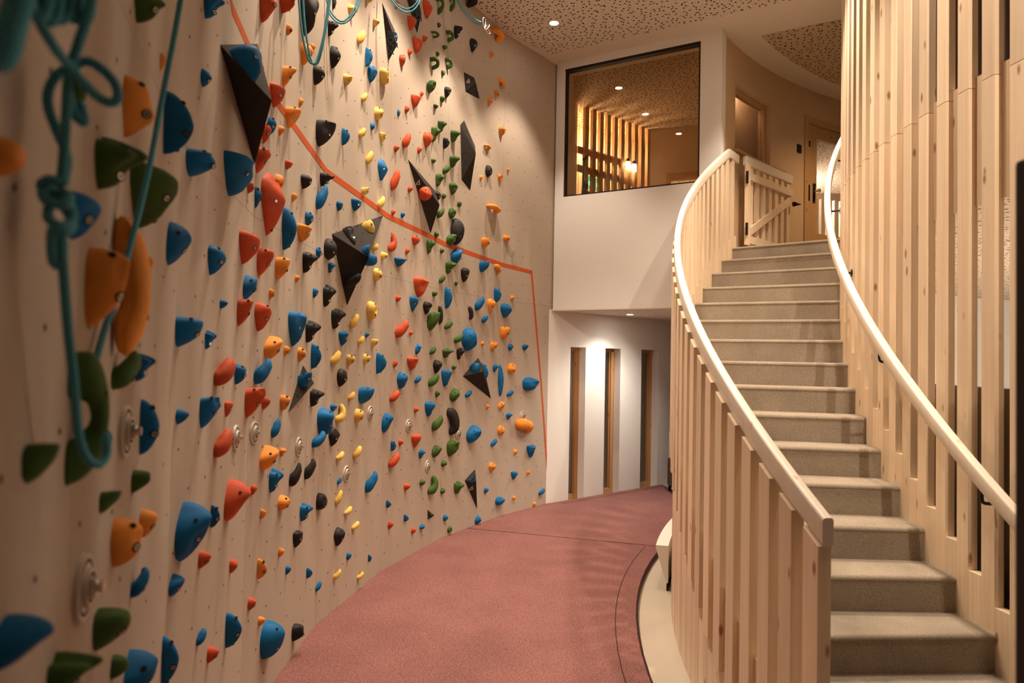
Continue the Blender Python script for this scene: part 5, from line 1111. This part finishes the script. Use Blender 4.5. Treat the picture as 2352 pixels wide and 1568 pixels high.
 ('Y', 'bn', 2271, 0, 3, 0.2712, 1.0336, 0.0688, 0.0609, 0.0620, 'small yellow bean-shaped hold just above a tiny blue bean-shaped hold'),
 ('O', 'wg', 2278, 0, 4, 0.1917, 1.1915, 0.0950, 0.1123, 0.0713, 'orange wedge-shaped hold just above a blue lobed hold'),
 ('O', 'lb', 2285, 0, 4, 0.4369, 1.1872, 0.0311, 0.0473, 0.0233, 'tiny orange lobed hold below the orange line'),
 ('K', 'hn', 2292, 0, 4, 0.6180, 1.0518, 0.0701, 0.1231, 0.0701, 'black horn-shaped hold just below a tiny orange lobed hold'),
 ('K', 'hn', 2299, 0, 4, 0.8768, 1.0400, 0.0677, 0.1196, 0.0677, 'black horn-shaped hold just below right of a tiny orange lobed hold'),
 ('B', 'lb', 2306, 0, 4, 0.3050, 1.0665, 0.0576, 0.1170, 0.0432, 'blue lobed hold below the orange line'),
 ('B', 'bn', 2313, 0, 3, 0.2841, 0.8714, 0.0423, 0.0446, 0.0381, 'tiny blue bean-shaped hold just above a small yellow bean-shaped hold'),
 ('O', 'do', 2320, 0, 4, 0.4572, 0.9290, 0.0862, 0.0756, 0.0517, 'small orange rounded hold just below a blue lobed hold'),
 ('R', 'wg', 2327, 0, 5, 0.7042, 1.1037, 0.1092, 0.1695, 0.0819, 'large red wedge-shaped hold below the orange line'),
 ('R', 'do', 2334, 0, 4, 0.0665, 1.0699, 0.0373, 0.0486, 0.0224, 'tiny red rounded hold below the orange line'),
 ('Y', 'bn', 2341, 0, 3, 0.2701, 0.7665, 0.0610, 0.0960, 0.0549, 'small yellow bean-shaped hold just left of a blue horn-shaped hold'),
 ('Y', 'bn', 2348, 0, 3, 0.4221, 0.6490, 0.0674, 0.0551, 0.0607, 'small yellow bean-shaped hold just below left of a blue horn-shaped hold'),
 ('Y', 'bn', 2355, 0, 3, 0.5510, 0.5197, 0.0683, 0.0580, 0.0614, 'small yellow bean-shaped hold just above right of a black teardrop hold'),
 ('K', 'do', 2362, 0, 3, 0.0037, 0.7928, 0.1039, 0.1070, 0.0623, 'black rounded hold just above right of a small blue lobed hold'),
 ('B', 'lb', 2369, 0, 4, 0.8093, 0.8017, 0.0623, 0.0967, 0.0467, 'small blue lobed hold just below left of a black rounded hold'),
 ('O', 'sm', 2376, 0, 4, 0.1897, 0.9313, 0.0324, 0.0506, 0.0243, 'tiny orange stubby hold just below a tiny red rounded hold'),
 ('K', 'sh', 2383, 0, 4, 0.7075, 0.6771, 0.0777, 0.0894, 0.0427, 'small black flat-topped hold below the orange line'),
 ('K', 'dr', 2390, 0, 3, 0.2788, 0.5079, 0.0900, 0.1212, 0.0558, 'black teardrop hold just below left of a small yellow bean-shaped hold'),
 ('R', 'dr', 2397, 0, 5, 0.7894, 0.8242, 0.0456, 0.0575, 0.0283, 'tiny red teardrop hold just left of a small orange fin-shaped hold'),
 ('O', 'fn', 2404, 0, 4, 0.1683, 0.6813, 0.0364, 0.0958, 0.0419, 'small orange fin-shaped hold just left of a tiny blue stubby hold'),
 ('O', 'sm', 2411, 0, 4, 0.4552, 0.6781, 0.0379, 0.0494, 0.0284, 'tiny orange stubby hold just above a tiny blue stubby hold'),
 ('B', 'sm', 2418, 0, 4, 0.5768, 0.5508, 0.0343, 0.0480, 0.0257, 'tiny blue stubby hold just below a tiny orange stubby hold'),
 ('B', 'fn', 2425, 0, 4, 0.9431, 0.4228, 0.0298, 0.0618, 0.0342, 'small blue fin-shaped hold just left of a small yellow horn-shaped hold'),
 ('B', 'bn', 2432, 0, 3, 0.0096, 0.2797, 0.0493, 0.0580, 0.0444, 'tiny blue bean-shaped hold just below left of a small yellow horn-shaped hold'),
 ('Y', 'hn', 2439, 0, 3, 0.2667, 0.2750, 0.0506, 0.0630, 0.0506, 'small yellow horn-shaped hold below the orange line'),
 ('Y', 'hn', 2446, 0, 3, 0.6582, 0.1476, 0.0483, 0.0523, 0.0483, 'tiny yellow horn-shaped hold below the orange line'),
 ('B', 'sm', 2453, 0, 3, 0.4593, 0.3332, 0.0405, 0.0580, 0.0304, 'tiny blue stubby hold just above right of a small yellow horn-shaped hold'),
 ('B', 'fn', 2460, 0, 3, 0.8365, 0.2166, 0.0233, 0.0574, 0.0268, 'tiny blue fin-shaped hold below the orange line'),
 ('R', 'sm', 2467, 0, 4, 0.0708, 0.5536, 0.0433, 0.0617, 0.0325, 'small red stubby hold just above left of a tiny orange stubby hold'),
 ('O', 'sm', 2474, 0, 4, 0.2039, 0.4257, 0.0387, 0.0443, 0.0290, 'tiny orange stubby hold just below right of a small red stubby hold'),
 ('B', 'fn', 2481, 0, 5, 0.7505, 0.5837, 0.0530, 0.1394, 0.0593, 'blue fin-shaped hold just above right of a small red stubby hold'),
 ('B', 'do', 2488, 0, 4, 0.2967, 0.3062, 0.1433, 0.1800, 0.0860, 'large blue rounded hold just below right of a tiny orange stubby hold'),
 ('K', 'jg', 2495, 0, 4, 0.7258, 0.1700, 0.0748, 0.0969, 0.0636, 'small black jug-like hold below the orange line'),
]
# holds bolted onto volumes: colour, shape, seed, origin, across, up, size, label
VHOLDS = [
 ('B', 'dr', 900, (-1.0073, 2.4971, 2.7415), (0.1839, 0.9829, 0.0000), (-0.5903, 0.1105, 0.7996), (0.1303, 0.1458, 0.0808), 'blue teardrop hold bolted onto the tall black volume by the upper rope'),
 ('Y', 'do', 901, (-1.0255, 4.7553, 2.5800), (0.4660, 0.8848, 0.0000), (-0.5822, 0.3066, 0.7530), (0.1038, 0.0866, 0.0623), 'yellow rounded hold bolted onto the wide dark volume crossing the orange line'),
 ('K', 'lb', 902, (-1.0764, 4.4360, 2.4612), (0.4660, 0.8848, 0.0000), (-0.5822, 0.3066, 0.7530), (0.0602, 0.1585, 0.0400), 'black lobed hold bolted onto the wide dark volume crossing the orange line'),
 ('B', 'sm', 903, (-0.9731, 4.4511, 2.3646), (0.4660, 0.8848, 0.0000), (-0.5822, 0.3066, 0.7530), (0.0707, 0.0710, 0.0530), 'small blue stubby hold bolted onto the wide dark volume crossing the orange line'),
 ('B', 'do', 904, (-0.9520, 4.4439, 2.3165), (-0.2986, 0.9544, 0.0000), (0.3443, 0.1077, 0.9327), (0.1147, 0.0906, 0.0688), 'blue rounded hold bolted onto the wide dark volume crossing the orange line'),
 ('K', 'hn', 905, (-1.0513, 4.4601, 2.1955), (0.8966, 0.4429, 0.0000), (0.1923, -0.3893, 0.9008), (0.1001, 0.1173, 0.1001), 'black horn-shaped hold bolted onto the wide dark volume crossing the orange line'),
 ('B', 'jg', 906, (-1.1512, 3.7553, 1.5397), (0.4573, 0.8893, 0.0000), (-0.3546, 0.1823, 0.9171), (0.0866, 0.0764, 0.0736), 'small blue jug-like hold bolted onto the slim grey volume holding a blue hold'),
 ('R', 'do', 907, (-0.7640, 5.7341, 3.0678), (0.7821, 0.6232, 0.0000), (0.2498, -0.3135, 0.9161), (0.1215, 0.1238, 0.0729), 'red rounded hold bolted onto the slender black volume carrying a red hold'),
 ('B', 'dr', 908, (-0.3559, 6.6347, 1.5763), (0.9149, 0.4038, 0.0000), (-0.2693, 0.6101, 0.7451), (0.1145, 0.1016, 0.0710), 'blue teardrop hold bolted onto the squat black volume at the far right'),
 ('B', 'sm', 909, (-0.3617, 6.6089, 0.4982), (0.8463, 0.5328, 0.0000), (-0.3888, 0.6176, 0.6837), (0.0552, 0.0291, 0.1032), 'tiny blue stubby hold bolted onto the lowest pointed black volume'),
]
# volumes: corners on the wall, peak
VOLS = [
 ([(-1.0531, 2.3869, 2.7744), (-1.1621, 3.0229, 2.5266), (-1.1604, 3.0131, 3.0682)], (-0.9161, 2.5347, 2.6313)),
 ([(-0.9931, 5.1393, 2.7520), (-1.1469, 4.2772, 2.4479), (-1.1015, 4.5319, 2.0159)], (-0.9452, 4.4400, 2.3305)),
 ([(-1.1639, 3.8137, 1.6272), (-1.1645, 3.5706, 1.3727), (-1.1635, 3.9596, 1.5504)], (-1.1039, 3.8339, 1.5257)),
 ([(-1.0162, 5.0102, 4.3192), (-0.9860, 5.1794, 3.9491), (-0.9629, 5.2787, 4.2346)], (-0.9201, 5.1501, 4.0551)),
 ([(-0.9220, 5.3932, 4.6265), (-0.8400, 5.6224, 4.3787), (-0.8285, 5.6546, 4.6422)], (-0.7954, 5.5392, 4.4988)),
 ([(-0.5096, 6.4381, 4.4090), (-0.4914, 6.4708, 4.2295), (-0.3649, 6.6994, 4.2481), (-0.4193, 6.6013, 4.4242)], (-0.3962, 6.5190, 4.3394)),
 ([(-0.5292, 6.4027, 3.8898), (-0.5087, 6.4397, 3.3734), (-0.4329, 6.5766, 3.3049), (-0.3991, 6.6376, 3.7628), (-0.4974, 6.4601, 3.9522)], (-0.3790, 6.4674, 3.6342)),
 ([(-0.8785, 5.5148, 3.2967), (-0.7286, 5.9339, 2.7611), (-0.7003, 6.0129, 3.1521)], (-0.6468, 5.8657, 2.9995)),
 ([(-0.3329, 6.7572, 1.6912), (-0.4631, 6.5220, 1.5095), (-0.2024, 6.9931, 1.2714), (-0.2748, 6.8623, 1.5876)], (-0.2783, 6.6495, 1.5564)),
 ([(-0.3399, 6.7446, 0.5950), (-0.4298, 6.5823, 0.5111), (-0.3127, 6.7938, 0.1888)], (-0.3196, 6.6368, 0.4994)),
 ([(-0.7085, 5.9901, 0.3572), (-0.6610, 6.1228, 0.2789), (-0.7042, 6.0021, 0.2677)], (-0.6757, 5.9779, 0.3115)),
]
# flat prints on volumes: text or triangle, volume, place, across, up, size, turn
PRINTS = [
 ('ART', 3, (-0.9402, 5.1276, 4.0911), (0.9684, 0.2493, -0.0000), (0.0970, -0.3768, 0.9212), 0.062, -84),
 ('ROCK', 3, (-0.9700, 5.1311, 4.0654), (0.9684, 0.2493, -0.0000), (0.0970, -0.3768, 0.9212), 0.062, -84),
 ('ART', 4, (-0.8193, 5.5327, 4.4946), (0.9495, 0.3138, 0.0000), (0.1921, -0.5813, 0.7907), 0.060, -78),
 ('ROCK', 4, (-0.8520, 5.5400, 4.4724), (0.9495, 0.3138, 0.0000), (0.1921, -0.5813, 0.7907), 0.060, -78),
 ('ART', 5, (-0.4126, 6.5534, 4.2844), (0.4476, 0.8942, 0.0000), (0.4477, -0.2241, 0.8657), 0.045, -8),
 ('ROCK', 5, (-0.4216, 6.5745, 4.2541), (0.4476, 0.8942, 0.0000), (0.4477, -0.2241, 0.8657), 0.045, -8),
 ('tri', 5, (-0.4680, 6.4716, 4.3359), (0.8415, 0.5402, 0.0000), (0.0532, -0.0829, 0.9951), 0.045, 0),
 ('tri', 7, (-0.8087, 5.6568, 3.1386), (0.7821, 0.6232, 0.0000), (0.2498, -0.3135, 0.9161), 0.050, 0),
 ('tri', 9, (-0.3689, 6.6507, 0.4237), (0.9145, 0.4046, 0.0000), (0.1670, -0.3774, 0.9109), 0.050, 0),
]
# ropes: label, radius, points
ROPES = [
 ('taut teal rope running straight down past the orange holds', 0.0054, [(-0.695, 1.400, 2.470), (-0.691, 1.363, 2.342), (-0.686, 1.308, 2.169), (-0.678, 1.252, 2.010), (-0.675, 1.186, 1.840), (-0.665, 1.119, 1.730), (-0.643, 1.051, 1.653), (-0.635, 1.032, 1.630)]),
 ('thick dark teal rope falling from the top into the knot', 0.0056, [(-0.452, 0.720, 2.085), (-0.465, 0.731, 2.053), (-0.483, 0.742, 2.019), (-0.499, 0.752, 1.987), (-0.504, 0.758, 1.948), (-0.509, 0.764, 1.910), (-0.515, 0.770, 1.872)]),
 ('teal rope crossing over and turning in a loose loop', 0.0055, [(-0.507, 0.680, 2.062), (-0.498, 0.691, 2.032), (-0.491, 0.712, 2.005), (-0.489, 0.742, 1.991), (-0.480, 0.768, 1.974), (-0.469, 0.778, 1.968), (-0.462, 0.783, 1.975), (-0.469, 0.787, 1.995), (-0.483, 0.782, 2.010), (-0.497, 0.777, 2.015), (-0.509, 0.772, 2.005), (-0.524, 0.772, 1.998), (-0.535, 0.773, 1.980), (-0.535, 0.773, 1.960), (-0.525, 0.774, 1.933), (-0.513, 0.775, 1.903), (-0.516, 0.775, 1.871)]),
 ('short teal rope end hooked beside the loose loop', 0.0055, [(-0.517, 0.777, 1.985), (-0.516, 0.783, 1.969), (-0.509, 0.783, 1.953), (-0.503, 0.788, 1.948), (-0.509, 0.793, 1.964), (-0.513, 0.793, 1.973)]),
 ('teal figure-eight knot tied on the left rope', 0.0056, [(-0.510, 0.770, 1.870), (-0.522, 0.760, 1.873), (-0.534, 0.765, 1.867), (-0.533, 0.781, 1.861), (-0.507, 0.771, 1.859), (-0.497, 0.751, 1.843), (-0.517, 0.751, 1.847), (-0.529, 0.761, 1.860), (-0.530, 0.785, 1.868), (-0.515, 0.786, 1.851), (-0.502, 0.771, 1.830), (-0.501, 0.752, 1.819), (-0.515, 0.751, 1.828), (-0.526, 0.771, 1.847), (-0.521, 0.786, 1.847), (-0.509, 0.782, 1.827), (-0.503, 0.762, 1.814), (-0.513, 0.757, 1.817), (-0.518, 0.762, 1.801), (-0.519, 0.768, 1.782), (-0.514, 0.773, 1.779), (-0.515, 0.777, 1.799), (-0.518, 0.777, 1.819)]),
 ('teal rope hanging from the knot and hooking under the green handle', 0.0055, [(-0.516, 0.772, 1.818), (-0.512, 0.773, 1.783), (-0.515, 0.784, 1.745), (-0.520, 0.800, 1.700), (-0.524, 0.816, 1.659), (-0.529, 0.832, 1.621), (-0.537, 0.853, 1.577), (-0.536, 0.869, 1.547), (-0.530, 0.884, 1.536), (-0.530, 0.899, 1.544), (-0.531, 0.903, 1.561), (-0.536, 0.908, 1.571)]),
 ('left side of the double rope loop hanging over the black hold', 0.0052, [(-1.084, 3.304, 3.487), (-1.068, 3.309, 3.327), (-1.052, 3.321, 3.219), (-1.030, 3.333, 3.138), (-1.011, 3.344, 3.125), (-0.998, 3.363, 3.152), (-0.977, 3.380, 3.261), (-0.966, 3.397, 3.385), (-0.957, 3.413, 3.549)]),
 ('right side of the double rope loop hanging over the black hold', 0.0052, [(-1.077, 3.354, 3.514), (-1.065, 3.358, 3.352), (-1.050, 3.371, 3.238), (-1.032, 3.383, 3.155), (-1.015, 3.393, 3.142), (-0.997, 3.402, 3.176), (-0.978, 3.419, 3.306), (-0.966, 3.436, 3.445), (-0.959, 3.452, 3.571)]),
 ('upper strand of the rope loop left of the yellow holds', 0.0052, [(-1.170, 4.044, 3.894), (-1.142, 4.047, 3.779), (-1.104, 4.049, 3.717), (-1.067, 4.069, 3.699), (-1.033, 4.088, 3.728), (-0.996, 4.106, 3.803), (-0.969, 4.123, 3.928)]),
 ('lower strand of the rope loop left of the yellow holds', 0.0052, [(-1.192, 4.093, 3.921), (-1.161, 4.097, 3.789), (-1.117, 4.099, 3.721), (-1.074, 4.109, 3.706), (-1.034, 4.128, 3.738), (-0.992, 4.146, 3.818), (-0.962, 4.163, 3.950)]),
 ('upper strand of the rope loop in front of the dark volume', 0.0052, [(-0.932, 4.833, 4.319), (-0.893, 4.836, 4.235), (-0.843, 4.856, 4.200), (-0.796, 4.876, 4.201), (-0.752, 4.895, 4.241), (-0.715, 4.914, 4.312), (-0.700, 4.932, 4.377)]),
 ('lower strand of the rope loop in front of the dark volume', 0.0052, [(-0.961, 4.932, 4.372), (-0.918, 4.934, 4.278), (-0.863, 4.956, 4.232), (-0.811, 4.976, 4.227), (-0.760, 4.995, 4.270), (-0.723, 5.012, 4.356), (-0.704, 5.030, 4.432)]),
 ('upper strand of the rope running to the carabiner below the ceiling', 0.0052, [(-0.565, 6.017, 4.957), (-0.518, 6.040, 4.859), (-0.449, 6.072, 4.786), (-0.383, 6.103, 4.747), (-0.317, 6.143, 4.740)]),
 ('lower strand of the rope running to the carabiner below the ceiling', 0.0052, [(-0.583, 6.037, 4.967), (-0.532, 6.060, 4.861), (-0.457, 6.092, 4.772), (-0.383, 6.123, 4.725), (-0.318, 6.163, 4.726)]),
 ('first strand from the left in the dark coil at the top left', 0.0056, [(-0.501, 0.690, 2.072), (-0.500, 0.691, 2.045), (-0.496, 0.691, 2.029), (-0.492, 0.695, 2.024), (-0.489, 0.699, 2.035), (-0.488, 0.701, 2.055), (-0.488, 0.700, 2.078)]),
 ('second strand from the left in the dark coil at the top left', 0.0056, [(-0.499, 0.702, 2.079), (-0.497, 0.703, 2.051), (-0.493, 0.703, 2.033), (-0.489, 0.707, 2.026), (-0.486, 0.711, 2.040), (-0.485, 0.712, 2.062), (-0.485, 0.712, 2.085)]),
 ('third strand from the left in the dark coil at the top left', 0.0056, [(-0.496, 0.714, 2.086), (-0.495, 0.715, 2.058), (-0.490, 0.715, 2.037), (-0.487, 0.719, 2.034), (-0.483, 0.723, 2.045), (-0.482, 0.724, 2.068), (-0.482, 0.724, 2.092)]),
 ('fourth strand from the left in the dark coil at the top left', 0.0056, [(-0.493, 0.726, 2.092), (-0.491, 0.726, 2.064), (-0.487, 0.727, 2.048), (-0.483, 0.731, 2.042), (-0.479, 0.735, 2.049), (-0.478, 0.736, 2.075), (-0.479, 0.735, 2.098)]),
 ('fifth strand from the left in the dark coil at the top left', 0.0056, [(-0.490, 0.737, 2.099), (-0.488, 0.738, 2.071), (-0.484, 0.739, 2.052), (-0.480, 0.743, 2.044), (-0.475, 0.747, 2.054), (-0.474, 0.748, 2.081), (-0.475, 0.747, 2.105)]),
 ('nearest blurred dark rope bend in the top left corner', 0.0110, [(-0.451, 0.552, 1.989), (-0.436, 0.553, 1.947), (-0.427, 0.554, 1.922), (-0.420, 0.554, 1.926), (-0.413, 0.553, 1.954), (-0.404, 0.552, 1.990)]),
]
CARAB = [(-0.3083, 6.1231, 4.7306), (-0.0088, 7.2642, 2.8191)]
# ------------------------------------------------------------------ builders for holds, volumes, anchors, ropes
def bolt_at(parent, P, N, r=.0075):
    o = mobj('bolt', *disc(P-N*.003, N, r, 10, .0042, r*.88), MT['steel'], parent)
    mobj('socket', *disc(P+N*.0012, N, r*.5, 6, .0004), MT['hole'], o); mobj('bolt_recess', *annulus(P-N*.002, N, r, r*1.3, .0030, 12), MT['hole'], parent); return o
def hole_at(parent, P, N, r=.006): return mobj('screw_hole', *disc(P+N*.0008, N, r, 10, .0006), MT['hole'], parent)
def make_hold(c, kind, seed, rot, O, U, Vv, N, su, sv, sh, label):
    V, F, S = hold_shape(kind, seed, rot)
    toW = lambda p: U*p[0]*su+Vv*p[1]*sv+N*p[2]*sh
    me_v = [toW(p) for p in V]
    o = mobj('climbing_hold', me_v, F, MT['h'+c], None, True, O)
    tag(o, label, 'climbing hold', HN[c]+' climbing holds')
    big = max(su, sv)
    if big > .055:
        for j, (a, nn) in enumerate(S):
            p = O+toW(a); m = U*nn[0]/su+Vv*nn[1]/sv+N*nn[2]/sh; m = m/np.linalg.norm(m)
            r = min(.0068, .085*big)
            if j == 0: bolt_at(o, p, m, r)
            elif big > .075 and j == 1: hole_at(o, p, m, r*.9)
            elif big > .13 and j == 2: hole_at(o, p, m, r*.8)
    return o
UZ = np.array([0, 0, 1.])
for (c, kd, seed, rot, fi, u, z, su, sv, sh, lab) in HOLDS:
    a, b, t, n = facet(fi); p = b+t*u
    make_hold(c, kd, seed, rot, np.array([p[0], p[1], z]), np.array([*t, 0]), UZ, np.array([*n, 0]), su, sv, sh, lab)
for (c, kd, seed, O, U, Vv, s, lab) in VHOLDS:
    O, U, Vv = map(np.array, (O, U, Vv)); make_hold(c, kd, seed, 0, O, U, Vv, np.cross(U, Vv), *s, lab)
VLAB = ['tall black volume with a blue hold on its upper face', 'wide dark volume that crosses the orange line', 'slim dark grey volume carrying one blue hold', 'long thin black volume printed with lettering, near the ceiling', 'dark lettered volume behind the hanging rope loop',
        'small black volume with a pale triangle mark near the ceiling', 'upright black volume beside the green holds on the far side', 'slender black volume carrying a red hold', 'squat black volume at the far right carrying a blue hold', 'lowest pointed black volume with a tiny blue hold', 'smallest black triangular volume near the floor']
VOLO = []
for (B, A), lab in zip(VOLS, VLAB):
    B = [np.array(b) for b in B]; A = np.array(A); c = sum(B)/len(B); nn = (A-c); k = len(B)
    dn = np.array([WX-c[0], WY-c[1], 0]); dn /= np.linalg.norm(dn)
    V = [b-dn*.02 for b in B]+B+[A]; F = [tuple(range(k))]+[(j, (j+1) % k, k+(j+1) % k, k+j) for j in range(k)]+[(k+j, k+(j+1) % k, 2*k) for j in range(k)]
    o = mobj('volume', [v-c for v in V], F, MT['volume'], None, False, c, bevel=.004)
    tag(o, lab, 'volume', 'black wall volumes'); VOLO.append(o)
    for j in range(k):      # dark threaded holes on the faces
        p, q = B[j], B[(j+1) % k]; N = np.cross(q-p, A-p); ar = np.linalg.norm(N)/2; N /= np.linalg.norm(N)
        if N@dn < 0: N = -N
        if ar > .012 and N@dn > .15:
            for (x, y) in ((.34, .30), (.55, .25), (.30, .52)):
                hole_at(o, p+(q-p)*x+(A-p)*y, N, .006)
for (txt, vi, O, U, Vv, sz, rt) in PRINTS:
    O, U, Vv = map(np.array, (O, U, Vv)); q = math.radians(rt); a = U*math.cos(q)+Vv*math.sin(q); b = -U*math.sin(q)+Vv*math.cos(q)
    if txt == 'tri':
        T = [(-.5, -.5), (.5, -.3), (.15, .6)]; I = [(-.15, -.30), (.25, -.2), (.10, .12)]
        V = [O+(a*x+b*y)*sz for x, y in T+I]; F = [(0, 1, 4, 3), (1, 2, 5, 4), (2, 0, 3, 5)]
        mobj('printed_logo', V, F, MT['printw'], VOLO[vi])
    else:
        cu = bpy.data.curves.new('lettering', 'FONT'); cu.body = txt; cu.size = sz; cu.align_x = 'CENTER'; cu.align_y = 'CENTER'; cu.offset = sz*.02
        to = bpy.data.objects.new('tmp', cu); COL.objects.link(to)
        me = bpy.data.meshes.new_from_object(to.evaluated_get(bpy.context.evaluated_depsgraph_get()))
        bpy.data.objects.remove(to)
        for v in me.vertices:
            p = O+a*v.co.x+b*v.co.y; v.co = Vector(p)
        me.materials.clear(); me.materials.append(MT['print'])
        o = bpy.data.objects.new('lettering', me); COL.objects.link(o); attach(o, VOLO[vi])
# anchor plates
ANCH = [(6, .066, 1.315, 'anchor plate nearest the camera, low at the left edge'), (6, .349, 1.527, 'anchor plate right of the big green handle'), (5, .807, 1.340, 'anchor plate right beside a red bean-shaped hold'), (4, .069, 1.326, 'anchor plate just below the big red jug'),
        (4, .723, 1.180, 'anchor plate between the orange wedge and the large blue hold'), (3, .405, .898, 'anchor plate above a yellow bean hold, right of two black horns'), (3, .802, 1.272, 'anchor plate right of a rounded yellow hold with two holes'), (2, .402, 1.121, 'anchor plate right of a blue wedge and above a red hold'),
        (2, .768, .738, 'anchor plate left of a small green hold, above the green hook'), (1, .260, .968, 'anchor plate touching the lower end of the black crescent'), (0, .417, 1.066, 'anchor plate behind the orange bone-shaped hold at the far end')]
for k, (fi, u, z, lab) in enumerate(ANCH):
    a, b, t, n = facet(fi); p = b+t*u; c = np.array([p[0], p[1], z]); N = np.array([*n, 0])
    T = thing('anchor_plate', 'round pale '+lab, 'anchor', c, 'round anchor plates')
    R = .0525
    mobj('plate', *disc(c, N, R, 28, .008, R*.96), MT['plate'], T)
    mobj('groove', *annulus(c+N*.008, N, R*.74, R*.82, .0006, 28), MT['hole'], T)
    dl = mobj('dial', *disc(c+N*.008, N, R*.58, 24, .007, R*.54), MT['plate'], T)
    mobj('dial_ring', *annulus(c+N*.015, N, R*.36, R*.44, .0006, 24), MT['hole'], dl)
    bt = mobj('bolt', *disc(c+N*.012, N, .0095, 8, .020, .0085), MT['steel'], T)
    mobj('nut', *disc(c+N*.014, N, .015, 6, .009, .014), MT['steel'], bt)
# ropes
for lab, r, P in ROPES:
    c = np.array(P[0]); Q = catmull(P, 8)
    tag(mobj('climbing_rope', [np.array(v)-c for v in tube(Q, r, 10)[0]], tube(Q, r, 10)[1], MT['rope'], None, True, c), lab, 'rope', 'teal climbing ropes')
def carabiner(c, up, side, s, parent, nm='ring'):
    pts = []
    for k in range(25):
        q = 2*math.pi*k/24; pts.append(c+up*s*math.cos(q)+side*s*.5*math.sin(q)*(1+.25*math.cos(q)))
    return mobj(nm, *tube(pts, .005, 8, caps=False), MT['steel'], parent, True)
c0 = np.array(CARAB[0]); a, b, t, n = facet(1); N = np.array([*n, 0]); T3 = np.array([*t, 0])
T = thing('carabiner', 'steel carabiners holding the rope just under the ceiling', 'carabiner', c0)
carabiner(c0, UZ, T3, .045, T); carabiner(c0+T3*.05-UZ*.02, UZ*.8+T3*.5, N, .04, T); carabiner(c0-UZ*.05+T3*.07, T3, UZ, .035, T)
hw = np.array([-.337, 6.74, 5.06])+N*.004
mobj('sling', *tube([c0+UZ*.04, c0*.5+hw*.5+UZ*.01, hw], .006, 8), MT['hole'], T)
mobj('hanger', *disc(hw-N*.003, N, .022, 12, .006), MT['steel'], T)
c1 = np.array(CARAB[1]); a, b, t, n = facet(0); N = np.array([*n, 0]); T3 = np.array([*t, 0])
T = thing('carabiner', 'small steel carabiner on a hanger above the orange line', 'carabiner', c1)
mobj('hanger', *disc(c1+UZ*.03, N, .016, 10, .006), MT['steel'], T)
carabiner(c1+N*.012-UZ*.01, UZ, T3*.6+N*.5, .04, T)
